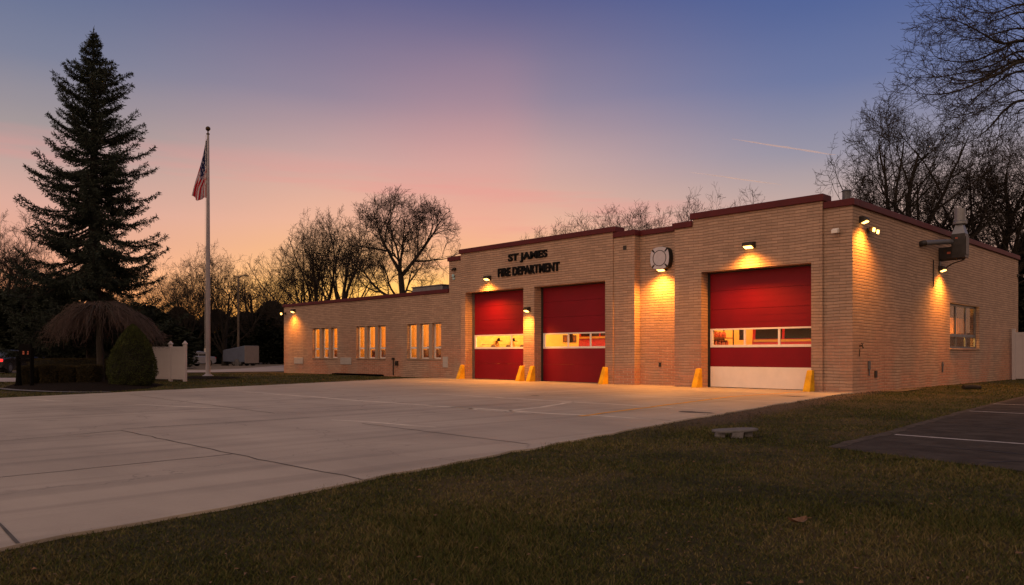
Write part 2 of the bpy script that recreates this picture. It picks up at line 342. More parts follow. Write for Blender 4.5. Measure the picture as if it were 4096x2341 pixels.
def wall_mb(x0, x1, z0, z1, y0, y1, holes=(), axis='y', mb=None):
    """slab with openings; runs along X (axis 'y') or along Y (axis 'x'); y0..y1 is its thickness"""
    mb = mb or MB()
    xs = sorted({x0, x1, *[h[0] for h in holes], *[h[1] for h in holes]}); zs = sorted({z0, z1, *[h[2] for h in holes], *[h[3] for h in holes]})
    xs = [x for x in xs if x0 <= x <= x1]; zs = [z for z in zs if z0 <= z <= z1]
    solid = lambda i, j: 0 <= i < len(xs)-1 and 0 <= j < len(zs)-1 and not any(h[0] <= (xs[i]+xs[i+1])/2 <= h[1] and h[2] <= (zs[j]+zs[j+1])/2 <= h[3] for h in holes)
    P = (lambda u, t, z: (u, t, z)) if axis == 'y' else (lambda u, t, z: (t, u, z))
    def q(*p): mb.add([P(*a) for a in p], [(0, 1, 2, 3)])
    for i in range(len(xs)-1):
        for j in range(len(zs)-1):
            if not solid(i, j): continue
            a, b, c, d = xs[i], xs[i+1], zs[j], zs[j+1]
            q((a,y0,c),(b,y0,c),(b,y0,d),(a,y0,d)); q((a,y1,c),(a,y1,d),(b,y1,d),(b,y1,c))
            if not solid(i-1, j): q((a,y0,c),(a,y0,d),(a,y1,d),(a,y1,c))
            if not solid(i+1, j): q((b,y0,c),(b,y1,c),(b,y1,d),(b,y0,d))
            if not solid(i, j-1): q((a,y0,c),(a,y1,c),(b,y1,c),(b,y0,c))
            if not solid(i, j+1): q((a,y0,d),(b,y0,d),(b,y1,d),(a,y1,d))
    return mb


# ------------------------------------------------------------------ the fire station
ST = thing('fire_station', 'long one-storey tan brick fire station with three red garage doors', 'fire station')
def W(*a, **k): return wall_mb(*a, **k)
D1 = (-18.16, -14.25); D2 = (-13.58, -9.65); D3 = (-5.28, -1.26); DT = 4.12
YW = .35                                                     # wing wall plane
GROUPS = [(-33.05, -30.18), (-28.14, -25.24), (-23.26, -20.43)]
holesW = [(a, b, .95, 2.77) for a, b in GROUPS]
W(-36.7, -19.8, -.15, 4.24, YW, YW+.3, holesW).build('wing_wall', M['brick'], ST, weld=True)
W(YW+.3, 14, -.15, 4.24, -36.7, -36.4, axis='x').build('wing_end_wall', M['brick'], ST, weld=True)
mb = W(-19.8, -18.5, -.15, 5.78, YW, YW+.4); W(YW+.4, 20, 3.9, 5.78, -19.8, -19.45, axis='x', mb=mb); mb.build('stub_wall', M['brick'], ST, weld=True)
W(-18.5, -9.27, -.15, 6.0, 0, .45, [(*D1, -.15, DT), (*D2, -.15, DT)]).build('double_bay_wall', M['brick'], ST, weld=True)
mb = W(-9.268, -8.26, -.15, 5.78, .06, .45); W(-8.258, -6.402, -.15, 5.78, .41, .8, mb=mb); mb.build('middle_wall', M['brick'], ST, weld=True)
mb = W(-6.4, -.9, -.15, 6.03, 0, .45, [(*D3, -.15, DT), (-6.4, -5.63, 5.78, 6.03)])
mb.build('single_bay_wall', M['brick'], ST, weld=True)
WIN = (9.53, 13.5, 1.42, 3.22)
mb = W(-.898, 0, -.15, 5.79, .1, .4); W(.4, 20, -.15, 5.79, -.35, 0, [WIN], axis='x', mb=mb); mb.build('side_wall', M['brick'], ST, weld=True)
W(-19.45, -.35, -.15, 5.79, 19.65, 20).build('back_wall', M['brick'], ST)
W(-36.4, -19.8, -.15, 4.24, 13.7, 14).build('wing_back_wall', M['brick'], ST)
MB().box(-19.4, -.36, .82, 19.6, 5.3, 5.5).build('main_roof', M['roof'], ST)
MB().box(-36.38, -19.82, .68, 13.68, 3.95, 4.1).build('wing_roof', M['roof'], ST)
# copings: overhanging metal caps with a thin drip lip
def coping(x0, x1, y0, y1, z0, z1, name='coping'):
    mb = MB(); mb.box(x0, x1, y0, y1, z0, z1); return mb
c = MB(); c.box(-36.78, -19.8, YW-.07, YW+.37, 4.24, 4.43); c.box(-36.78, -36.33, YW+.372, 14.05, 4.24, 4.43); c.build('wing_coping', M['coping'], ST, bevel=.015)
c = MB(); c.box(-19.87, -18.572, YW-.07, YW+.45, 5.78, 5.99); c.box(-19.87, -19.38, YW+.452, 20.05, 5.78, 5.99); c.build('stub_coping', M['coping'], ST, bevel=.015)
MB().box(-18.57, -9.10, -.08, .53, 6.0, 6.21).build('double_bay_coping', M['coping'], ST, bevel=.015)
c = MB(); c.box(-9.262, -8.19, -.02, .52, 5.78, 5.985); c.box(-8.188, -6.404, .33, .87, 5.782, 5.983); c.build('middle_coping', M['coping'], ST, bevel=.012)
c = MB(); c.box(-6.46, -5.632, -.08, .53, 5.781, 5.99); c.box(-5.70, -.84, -.09, .54, 6.032, 6.255); c.build('single_bay_coping', M['coping'], ST, bevel=.015)
c = MB(); c.box(-.892, .08, .02, .46, 5.79, 6.0); c.box(-.42, .08, .462, 20.08, 5.79, 6.0); c.build('side_coping', M['coping'], ST, bevel=.015)

def garage_door(x0, x1, kind):
    yf = .47                                                  # face of the door leaf
    name = 'garage_door'
    leaf = MB(); z = .02; zs = [.02, .75, 1.43, 2.10, 2.78, 3.45, DT+.1]
    for i in range(6):
        if i == 2: continue
        if i == 0 and kind == 3: continue
        leaf.box(x0-.1, x1+.1, yf, yf+.03, zs[i]+.005, zs[i+1]-.005); leaf.box(x0-.1, x1+.1, yf+.031, yf+.05, zs[i]+.0005, zs[i+1]-.0005)
        for t in (.33, .66):                                   # pressed ribs of the section
            zz = zs[i]+(zs[i+1]-zs[i])*t
            leaf.box(x0-.1, x1+.1, yf-.004, yf+.001, zz-.011, zz+.011)
    o = leaf.build(name, M['red'], ST)
    if kind == 3:
        MB().box(x0-.1, x1+.1, yf, yf+.05, zs[0]+.004, zs[1]-.004).build('white_bottom_panel', M['white'], o, bevel=.004)
    # glazed section
    n = {1: 2, 2: 3, 3: 3}[kind]
    fr = MB(); a, b, c, d = x0-.1, x1+.1, zs[2]+.002, zs[3]-.002; t = .055
    xa = x0 + {1: .16, 2: .12, 3: .10}[kind]
    fr.box(a, xa+.09, yf-.012, yf+.05, c, d)
    fr.box(xa+.09, b, yf-.012, yf+.05, c, c+t+.03); fr.box(xa+.09, b, yf-.012, yf+.05, d-t, d)
    inner0 = xa+.09; cuts = {1: [.66], 2: [.36, .69], 3: [.325, .655]}[kind]; mull = []
    for f_ in cuts:
        xm = inner0+(x1-inner0)*f_; mull.append(xm); fr.box(xm-.035, xm+.035, yf-.008, yf+.048, c+t+.03, d-t)
    fr.build('window_frame', M['white'], o, bevel=.004)
    edges = [inner0]+sum([[m_-.035, m_+.035] for m_ in mull], [])+[b]
    for i in range(0, len(edges), 2):
        MB().box(edges[i], edges[i+1], yf+.018, yf+.024, c+t+.03, d-t).build('pane', M['glass'], o)
    st = MB(); st.box(x0, x0+{1: .15, 2: .10, 3: .09}[kind], yf-.035, yf-.002, 0, DT)
    st.build('side_track', M['galv'] if kind == 1 else M['black'], o)
    h = MB(); h.box(x0, x1, yf-.05, yf-.001, DT-.05, DT-.003); h.build('head_seal', M['dark'], o)
    s = MB(); s.box(x0-.1, x1+.1, yf-.004, yf+.054, 0, .022); s.build('bottom_seal', M['black'], o)
    return o
garage_door(*D1, 1); garage_door(*D2, 2); garage_door(*D3, 3)

# wing windows: three narrow lights in a group between stone piers
for a, b in GROUPS:
    pw = .27; ow = (b-a-2*pw)/3
    mul = MB()
    for i in (1, 2): xx = a+ow*i+pw*(i-1); mul.box(xx, xx+pw, YW+.03, YW+.28, .95, 2.77)
    mul.build('stone_mullion', M['stone'], ST, bevel=.008)
    MB().box(a-.03, b+.03, YW-.05, YW+.24, .90, .949).build('window_sill', M['stone'], ST, bevel=.008)
    for i in range(3):
        x0 = a+(ow+pw)*i; x1 = x0+ow; y0 = YW+.19; fw = .055; fr = MB()
        fr.box(x0, x0+fw, y0, y0+.07, .955, 2.765); fr.box(x1-fw, x1, y0, y0+.07, .955, 2.765)
        fr.box(x0+fw, x1-fw, y0+.001, y0+.069, .955, .955+fw); fr.box(x0+fw, x1-fw, y0+.001, y0+.069, 2.765-fw, 2.765)
        fr.box(x0+fw, x1-fw, y0-.008, y0+.075, 1.47, 1.56)
        w = fr.build('window', M['white'], ST, bevel=.004)
        MB().box(x0+fw, x1-fw, y0+.03, y0+.036, 1.56, 2.765-fw).build('pane', M['glass'], w)
        MB().box(x0+fw, x1-fw, y0+.03, y0+.036, .955+fw, 1.47).build('lower_pane', M['glass'], w)
    rm = MB()                                                   # the lit office behind
    rm.box(a-.5, b+.6, 2.9, 2.95, .3, 3.2); rm.box(a-.55, a-.5, .66, 2.9, .3, 3.2); rm.box(b+.6, b+.65, .66, 2.9, .3, 3.2)
    rm.box(a-.5, b+.6, .66, 2.9, 3.2, 3.25); rm.box(a-.5, b+.6, .66, 2.9, .25, .3); rm.build('office_interior', M['inwall'], ST)
    cb = MB()
    for k in range(3):
        xk = a+.1+k*.98; cb.box(xk, xk+.7, 1.35, 1.8, .3, 1.42); cb.box(xk+.18, xk+.36, 1.45, 1.6, 1.421, 1.62); cb.box(xk+.2, xk+.5, 1.5, 1.55, 1.422, 1.5)
    cb.build('office_cabinet', M['wood'], ST)
    pointlight(ST, ((a+b)/2, 1.75, 2.9), 118, .25, (1., .46, .08))

# side window: three columns, an upper and a lower row, brick sill
y0, y1, z0, z1 = WIN; fr = MB(); X = -.14; zr = 1.95
fr.box(X-.07, X, y0, y0+.08, z0, z1); fr.box(X-.07, X, y1-.08, y1, z0, z1)
fr.box(X-.069, X-.001, y0+.08, y1-.08, z0, z0+.08); fr.box(X-.069, X-.001, y0+.08, y1-.08, z1-.08, z1); fr.box(X-.075, X+.012, y0+.08, y1-.08, zr-.06, zr+.06)
ys = [y0+.08+(y1-y0-.16)*k for k in (.31, .66)]
for yy in ys:
    fr.box(X-.068, X-.002, yy-.045, yy+.045, z0+.08, zr-.06); fr.box(X-.068, X-.002, yy-.045, yy+.045, zr+.06, z1-.08)
sw = fr.build('side_window', M['galv'], ST, bevel=.004)
e = [y0+.08, ys[0]-.045, ys[0]+.045, ys[1]-.045, ys[1]+.045, y1-.08]
for i in (0, 2, 4):
    MB().box(X-.04, X-.034, e[i], e[i+1], zr+.06, z1-.08).build('upper_pane', M['glass'], sw)
    MB().box(X-.04, X-.034, e[i], e[i+1], z0+.08, zr-.06).build('lower_pane', M['glass'], sw)
bl = MB()
for k in range(26):
    ya = y0+.1+(y1-y0-.2)*k/26; bl.box(-.47+.02*(k % 2), -.45+.02*(k % 2), ya, ya+(y1-y0-.2)/26-.004, 1.90, 2.70)
bl.build('window_curtain', M['curtain'], ST)
r = MB(); r.box(-2.6, -2.55, 8.2, 14.5, .4, 3.9); r.box(-2.55, -.36, 8.2, 8.25, .4, 3.9); r.box(-2.55, -.36, 14.45, 14.5, .4, 3.9); r.box(-2.55, -.36, 8.25, 14.45, 3.85, 3.9); r.box(-2.55, -.36, 8.25, 14.45, .4, .45)
r.build('side_room_interior', M['coat'], ST)
pointlight(ST, (-1.2, 11.2, 2.0), 150, .25, (1., .50, .10))
MB().box(-.30, .05, y0-.04, y1+.04, 1.36, 1.419).build('brick_sill', M['brick'], ST, bevel=.01)

# bay interiors
r = MB(); r.box(-18.95, -18.9, .46, 13, 0, 5.2); r.box(-18.9, -9.2, 13, 13.05, 0, 5.2); r.box(-9.2, -9.15, .46, 13, 0, 5.2); r.box(-18.9, -9.2, .46, 13, 5.2, 5.25); r.build('double_bay_interior', M['inwall'], ST)
MB().box(-18.9, -9.2, .53, 13, -.02, .006).build('double_bay_floor', M['infloor'], ST)
r = MB(); r.box(-6.45, -6.41, .81, 15, 0, 5.2); r.box(-6.41, -.9, 15, 15.05, 0, 5.2); r.box(-.92, -.88, .46, 8.1, 0, 5.2); r.box(-2.75, -2.7, 8.1, 15, 0, 5.2); r.box(-2.7, -.88, 8.1, 8.15, 0, 5.2); r.box(-6.41, -.92, .46, 8.1, 5.2, 5.25); r.box(-6.41, -2.75, 8.1, 15, 5.2, 5.25); r.build('single_bay_interior', M['inwall'], ST)
MB().box(-6.41, -.92, .53, 15, -.02, .006).build('single_bay_floor', M['infloor'], ST)
for (x, y, p) in ((-16.4, 3.0, 1700), (-11.6, .95, 420), (-12.2, 6.5, 1500), (-3.2, 1.0, 480), (-5.5, 3.9, 800), (-3.4, 11, 500)):
    l = MB(); l.box(x-.6, x+.6, y-.09, y+.09, 5.02, 5.1); l.build('bay_ceiling_lamp', M['inlamp'], ST)
    pointlight(ST, (x, y, 4.75), p, .3)

# small fittings on the walls
for (x0, x1, za, zb) in ((-35.31, -34.19, .57, .98), (-29.79, -28.64, .59, .99), (-20.26, -19.86, .52, 1.06)):
    p = MB(); p.box(x0, x1, YW-.035, YW-.001, za, zb)
    for k in range(5): zz = za+.05+(zb-za-.1)*k/4; p.box(x0+.04, x1-.04, YW-.043, YW-.034, zz-.012, zz+.012)
    p.build('vent_panel', M['panel'], ST, bevel=.004)
p = MB(); p.tube([(-24.47, YW-.04, .05), (-24.47, YW-.04, .97)], .03, 8); p.box(-24.55, -24.39, YW-.09, YW-.001, .88, 1.0); p.build('vent_pipe', M['dark'], ST)
p = MB(); p.box(-24.22, -24.04, YW-.12, YW-.001, .58, .82); p.tube([(-24.13, YW-.121, .7), (-24.13, YW-.16, .7)], .07, 12); p.build('utility_meter', M['dark'], ST, bevel=.01)
p = MB(); p.box(-19.42, -19.24, YW-.11, YW-.001, 5.31, 5.42); p.tube([(-19.33, YW-.11, 5.36), (-19.33, YW-.2, 5.3)], [.03, .06], 8); p.build('horn_speaker', M['dark'], ST)
p = MB(); p.lathe(-19.4, YW-.07, [(.0, 4.97), (.06, 4.98), (.075, 5.05), (.05, 5.11), (0, 5.12)], 12); p.box(-19.45, -19.35, YW-.06, YW-.001, 4.86, 4.96); p.build('strobe_light', mat('pale_teal_lens', (.35, .55, .6), .2), ST)
MB().box(-8.80, -8.64, .045, .059, 5.25, 5.42).build('blank_plate', M['dark'], ST)
MB().box(-7.38, -7.26, .385, .409, .71, .87).build('outlet_box', M['dark'], ST, bevel=.008)
p = MB(); p.box(-.52, -.40, -.02, .099, 4.98, 5.1); p.prism([(-.16, 4.95), (-.16, 5.06), (-.02, 5.12), (-.02, 4.97)], 'x', -.56, -.36); p.build('wall_camera', M['white'], ST, bevel=.01)
p = MB(); p.tube([(.001, .63, 1.45), (.09, .63, 1.45), (.12, .63, 1.37)], .022, 8); p.tube([(.09, .63, 1.451), (.09, .63, 1.52)], .012, 6); p.box(.07, .11, .56, .70, 1.521, 1.545); p.tube([(.02, .6, 1.35), (.02, .58, 1.12)], .012, 6); p.build('hose_tap', M['bronze'], ST)
p = MB(); p.box(.001, .05, 1.28, 1.42, .7, .98); p.tube([(.03, 1.35, .701), (.03, 1.35, .5)], .02, 6); p.build('gas_fitting', M['duct'], ST, bevel=.006)
MB().box(.001, .045, 1.82, 1.99, .43, .66).build('wall_socket_box', M['dark'], ST, bevel=.006)
p = MB(); p.tube([(.03, 8.55, .5), (.03, 8.55, .9)], .025, 6); p.box(.001, .06, 8.49, 8.61, .72, .84); p.build('pipe_fitting', M['duct'], ST)
p = MB(); p.tube([(.03, 7.5, 3.72), (.03, 7.5, 4.72)], .022, 6); p.build('conduit', M['dark'], ST)
p = MB(); p.cyl(-.45, .75, 6.0, 6.38, .13, .13, 14); p.cyl(-.45, .75, 6.381, 6.42, .16, .12, 14); p.build('roof_vent', M['duct'], ST, smooth=False)

# ---- wall lamps: bronze hood, glowing lens underneath, real lamp inside
def wall_pack(label, loc, rz, power, wide=.34, aim=(0, -.12, -1), size=150):
    t = thing('wall_lamp', label, 'wall lamp', loc, rz, 'lit lamps on the fire station walls')
    h = MB(); a = wide/2                                      # local: wall at y = 0, outward is -y
    h.loft([[(-a, -.001, .13), (a, -.001, .13), (a, -.001, -.09), (-a, -.001, -.09)], [(-a, -.16, .12), (a, -.16, .12), (a, -.16, -.035), (-a, -.16, -.035)], [(-a*.85, -.24, .06), (a*.85, -.24, .06), (a*.85, -.24, .0), (-a*.85, -.24, .0)]])
    h.build('lamp_hood', M['dark'], t, bevel=.012)
    l = MB(); l.loft([[(-a*.75, -.05, -.086), (a*.75, -.05, -.086), (a*.75, -.225, -.016), (-a*.75, -.225, -.016)], [(-a*.6, -.08, -.105), (a*.6, -.08, -.105), (a*.6, -.225, -.06), (-a*.6, -.225, -.06)]])
    l.build('lamp_lens', M['lens'], t, bevel=.015)
    spotlight(t, (0, -.38, -.14), power, rad(size), aim); return t
P0 = 1000
wall_pack('lit lamp on the brick above the left garage door, below the black lettering', (-16.5, 0, 4.68), 0, P0)
wall_pack('lit lamp on the narrow brick pillar between two garage doors', (-13.92, 0, 3.12), 0, P0*.75, .26)
wall_pack('lit lamp over the wide door with the white bottom panel', (-3.38, 0, 4.86), 0, P0*1.0, .42)
wall_pack('lit lamp right under the silver shield emblem', (-7.2, .41, 4.42), 0, P0*1.35, .40)
wall_pack('lit lamp on the side wall just below the steel exhaust box', (0, 8.25, 4.43), math.pi/2, P0*1.0, .30)
wall_pack('lit dark box lamp at the top of the near side wall corner', (0, .72, 5.38), math.pi/2, P0*.85, .26)
wall_pack('small lit lamp under the eave at the far wing corner, inner one of two', (-35.3, YW, 3.93), 0, P0*.6, .28)
def flood(label, loc, rz, heads, power, lit=True):
    t = thing('flood_light', label, 'flood light', loc, rz, 'flood lights on the wall corners')
    b = MB(); b.box(-.07, .07, -.06, -.001, -.07, .07); b.tube([(0, -.06, 0), (0, -.12, -.01)], .025, 8)
    b.box(-.14, .14, -.145, -.121, -.03, .03); b.build('bracket', M['dark'], t, bevel=.008)
    for (hx, tilt) in heads:
        h = MB(); h.loft([[(hx-.09, -.15, .07), (hx+.09, -.15, .07), (hx+.09, -.15, -.05), (hx-.09, -.15, -.05)], [(hx-.11, -.27, .07-tilt), (hx+.11, -.27, .07-tilt), (hx+.11, -.25, -.08-tilt), (hx-.11, -.25, -.08-tilt)]])
        hd = h.build('lamp_head', M['dark'], t, bevel=.01)
        l = MB(); l.loft([[(hx-.095, -.271, .055-tilt), (hx+.095, -.271, .055-tilt), (hx+.095, -.252, -.068-tilt), (hx-.095, -.252, -.068-tilt)], [(hx-.09, -.283, .05-tilt), (hx+.09, -.283, .05-tilt), (hx+.09, -.262, -.062-tilt), (hx-.09, -.262, -.062-tilt)]])
        l.build('lamp_glass', M['lens'] if lit else M['panel'], hd)
        if lit: spotlight(t, (hx, -.33, -.03-tilt), power, rad(130), (0, -.6, -1))
    return t
flood('lit twin head flood light beside the box lamp at the near corner', (0, 1.25, 5.14), math.pi/2, [(-.15, .02), (.17, .05)], 130)
flood('lit flood light hung on the outer far corner of the low wing', (-36.45, YW, 3.84), 0, [(-.12, .03)], 200)
flood('dark unlit flood light at the back end of the side wall', (0, 19.85, 5.02), math.pi/2, [(.1, .03)], 0, lit=False)

# ---- emblem: Maltese-cross shield standing off the wall
em = thing('shield_emblem', 'silver shield shaped fire emblem sign on the brick between doors', 'sign', (-7.17, .41, 4.80))
def maltese(s, slots=True):
    pts = []
    for q in range(4):
        base = math.pi/2*q
        for k in range(25):
            u = -1+2*k/24; ang = base+u*rad(40)
            r_ = .43*(1+.12*u*u)
            pts.append((r_*math.cos(ang)*s, r_*math.sin(ang)*s))
        ang = base+math.pi/4
        if slots: pts += [(.325*math.cos(ang-rad(4))*s, .325*math.sin(ang-rad(4))*s), (.325*math.cos(ang+rad(4))*s, .325*math.sin(ang+rad(4))*s)]
    return pts
b = MB(); b.prism(maltese(1.0, False), 'y', -.24, -.002); b.build('backing_box', M['black'], em)
b = MB(); b.prism(maltese(.985), 'y', -.262, -.245); b.build('face_plate', M['emblem'], em, bevel=.006)
rim = MB(); n = 40
for r0, r1 in ((.278, .302),):
    for j in range(n):
        a0, a1 = 2*math.pi*j/n, 2*math.pi*(j+1)/n
        rim.loft([[(r0*math.cos(a), -.27, r0*math.sin(a)) for a in (a0,)] + [(r1*math.cos(a0), -.27, r1*math.sin(a0)), (r1*math.cos(a0), -.262, r1*math.sin(a0)), (r0*math.cos(a0), -.262, r0*math.sin(a0))], [(r0*math.cos(a1), -.27, r0*math.sin(a1)), (r1*math.cos(a1), -.27, r1*math.sin(a1)), (r1*math.cos(a1), -.262, r1*math.sin(a1)), (r0*math.cos(a1), -.262, r0*math.sin(a1))]])
rim.build('ring_line', M['dark'], em)

# ---- lettering
sg = thing('wall_lettering', 'two lines of black raised capital letters above the left garage doors', 'sign', (0, 0, 0))
def text(body, x0, x1, z0, z1, name, bold):
    cu = bpy.data.curves.new(name, 'FONT'); cu.body = body; cu.extrude = .05; cu.offset = bold; cu.space_character = 1.02
    tmp = bpy.data.objects.new(name, cu); COL.objects.link(tmp); bpy.context.view_layer.update()
    me = bpy.data.meshes.new_from_object(tmp.evaluated_get(bpy.context.evaluated_depsgraph_get())); bpy.data.objects.remove(tmp)
    co = np.empty(len(me.vertices)*3, np.float32); me.vertices.foreach_get('co', co); co = co.reshape(-1, 3)
    mn, mx = co.min(0), co.max(0); out = np.empty_like(co)
    out[:, 0] = x0+(co[:, 0]-mn[0])/(mx[0]-mn[0])*(x1-x0); out[:, 2] = z0+(co[:, 1]-mn[1])/(mx[1]-mn[1])*(z1-z0)
    out[:, 1] = -.035-co[:, 2]*.7
    me.vertices.foreach_set('co', out.ravel()); me.update(); me.materials.clear(); me.materials.append(M['letter'])
    o = bpy.data.objects.new(name, me); COL.objects.link(o); o.parent = sg
text('ST JAMES', -15.16, -12.78, 5.24, 5.67, 'upper_line_letters', .028)
text('FIRE DEPARTMENT', -15.84, -12.07, 4.69, 5.08, 'lower_line_letters', .03)

# ---- door guards
def guard(label, x0, x1, first=[None]):
    w = x1-x0
    if first[0] is None:
        t = thing('door_guard', label, 'door guard', (x0, 0, 0), 0, 'yellow door guards')
        g = MB(); g.loft([[(0, -.40, -.05), (w, -.40, -.05), (w, -.002, -.05), (0, -.002, -.05)], [(0.01, -.375, .04), (w-.01, -.375, .04), (w-.01, -.002, .04), (0.01, -.002, .04)], [(.035, -.14, .655), (w-.035, -.14, .655), (w-.035, -.002, .655), (.035, -.002, .655)], [(.05, -.12, .68), (w-.05, -.12, .68), (w-.05, -.002, .68), (.05, -.002, .68)]])
        g.build('guard_body', M['yellow'], t, bevel=.012); first[0] = t; return t
    return copy_tree(first[0], label, (x0, 0, 0))
guard('yellow guard at the left edge of the left garage door', -18.42, -18.17)
guard('yellow guard left of the brick pillar between two doors', -14.39, -14.14)
guard('yellow guard right of the brick pillar between two doors', -13.74, -13.49)
guard('yellow guard at the right edge of the middle garage door', -9.72, -9.47)
guard('yellow guard left of the door with the white bottom panel', -5.46, -5.19)
guard('yellow guard nearest the corner, right of the white bottomed door', -1.38, -1.10)

# ---- exhaust unit on the side wall
ex = thing('exhaust_unit', 'dark steel exhaust box with silver chimney stack bracketed to the side wall', 'exhaust unit', (0, 8.07, 0))
b = MB(); b.box(.46, .93, 0, .44, 4.80, 5.70); b.box(.004, .458, .08, .40, 4.80, 5.25); b.box(.93, .955, .02, .42, 4.9, 5.6); b.build('fan_housing', M['darkbox'], ex, bevel=.012)
b = MB(); b.box(.60, .68, -.006, -.001, 5.52, 5.57); b.build('warning_plate', M['orangeplate'], ex)
b = MB(); b.box(.30, .42, .072, .079, 4.98, 5.06); b.build('warning_plate', M['orangeplate'], ex)
b = MB(); b.loft([[(.47, 0, 5.702), (.92, 0, 5.702), (.92, .44, 5.702), (.47, .44, 5.702)], [(.58, .1, 6.06), (.82, .1, 6.06), (.82, .34, 6.06), (.58, .34, 6.06)]]); b.build('stack_cone', M['galv'], ex, bevel=.006)
b = MB(); b.lathe(.70, .22, [(.16, 6.062), (.24, 6.08), (.24, 6.17), (.19, 6.2), (.185, 6.66), (.165, 6.665), (.165, 6.3)], 20); b.build('chimney_stack', M['galv'], ex, smooth=False)
b = MB(); b.tube([(-.1, -1.97, 5.18), (.10, -1.97, 5.20), (.18, -1.9, 5.22)], .10, 12); b.build('elbow', M['darkbox'], ex)
b = MB(); b.tube([(.14, -1.9, 5.22), (.32, -.5, 5.38), (.48, .12, 5.43)], .095, 14); b.build('duct_pipe', M['duct'], ex)
b = MB(); b.tube([(.01, .2, 4.76), (.88, .2, 4.77)], .025, 6); b.tube([(.01, .2, 4.35), (.45, .2, 4.62), (.85, .2, 4.73)], .025, 6); b.box(.001, .04, .1, .3, 4.3, 4.79); b.build('wall_bracket', M['dark'], ex)

# ---- roof unit on the wing
ru = thing('roof_unit', 'pale grey flat metal unit standing on the low wing roof', 'roof unit', (-23.6, 2.4, 4.36))
b = MB(); b.box(-1.3, 1.35, -.5, .6, -.27, .5); b.build('casing', M['galv'], ru, bevel=.02)
b = MB(); b.box(-1.34, .0, -.54, .64, .501, .56); b.box(.01, 1.39, -.54, .64, .501, .56); b.build('lid', M['galv'], ru, bevel=.01)

# ---- fire engines behind the doors
def engine(wz=1.98, lab='red fire engine parked behind the middle garage door', loc=(-11.35, 1.7, 0)):
    t = thing('fire_engine', lab, 'fire engine', loc, 0, 'fire engines inside the station')
    b = MB(); prof = [(0, .55), (0, 1.55), (.10, 2.55), (.25, 2.75), (2.6, 2.8), (2.6, .55)]
    b.prism(prof, 'x', -1.2, 1.2); b.build('cab', M['engine'], t, bevel=.06)
    b = MB(); b.box(-1.22, 1.22, 2.65, 8.2, .6, 2.9); b.build('body_box', M['engine'], t, bevel=.04)
    yq = lambda z: .1*(z-1.55)
    for xa, xb in ((-1.05, -.05), (.05, 1.05)):
        b = MB(); b.prism([(yq(wz)-.022, wz), (yq(2.5)-.022, 2.5), (yq(2.5)+.01, 2.5), (yq(wz)+.01, wz)], 'x', xa, xb); b.build('windshield', M['cabglass'], t)
        b = MB(); b.prism([(yq(wz)-.03, wz+.02), (yq(wz+.05)-.03, wz+.05), (yq(wz+.05)-.0225, wz+.05), (yq(wz)-.0225, wz+.02)], 'x', xa+.15, xb-.15); b.build('wiper', M['black'], t)
    for s in (-1, 1):
        b = MB(); b.box(min(s*1.2, s*1.215), max(s*1.2, s*1.215), .35, 1.2, 1.6, 2.45); b.box(min(s*1.2, s*1.215), max(s*1.2, s*1.215), 1.45, 2.35, 1.6, 2.45); b.build('side_window', M['darkglass'], t)
        b = MB(); b.box(min(s*1.22, s*1.235), max(s*1.22, s*1.235), 2.9, 8.0, 1.42, 1.6); b.build('side_stripe', M['engyel'], t)
        b = MB(); b.box(s*.85-.2, s*.85+.2, -.04, -.001, .85, 1.08); b.build('headlight', M['chrome'], t, bevel=.02)
        b = MB(); b.tube([(s*1.2, .1, 2.3), (s*1.5, -.1, 2.3), (s*1.5, -.12, 1.75)], .025, 6); b.box(s*1.5-.1, s*1.5+.1, -.16, -.1, 1.7, 2.15); b.build('mirror', M['dark'], t)
        for yy in (1.4, 6.6):
            w = MB(); w.tube([(s*.95, yy, .5), (s*1.23, yy, .5)], .5, 22); wo = w.build('wheel', M['black'], t)
            w = MB(); w.tube([(s*1.231, yy, .5), (s*1.25, yy, .5)], .27, 16); w.build('rim', M['chrome'], wo)
    b = MB(); b.box(-1.2, 1.2, -.3, -.05, .45, .8); b.build('bumper', M['chrome'], t, bevel=.03)
    b = MB(); b.box(-.5, .5, -.03, -.001, .9, 1.35)
    for k in range(6): b.box(-.48, .48, -.045, -.031, .93+k*.07, .96+k*.07)
    b.build('grille', M['chrome'], t)
    b = MB(); b.box(-1.19, 1.19, -.012, -.001, 1.44, 1.52); b.build('front_stripe', M['engyel'], t)
    b = MB(); b.box(-1.12, 1.12, -.004+yq(wz-.06)*0, .03, wz-.11, wz-.03) if wz > 1.7 else b.box(-1.12, 1.12, -.01, .0, 1.38, 1.43); b.build('visor_band', M['engyel'], t)
    b = MB(); b.box(-.9, .9, .5, .85, 2.86, 3.05); b.build('light_bar', M['tail'], t, bevel=.03)
    return t
en = engine()
engine(1.74, 'red fire engine parked behind the wide door with white bottom panel', (-3.0, 1.6, 0))

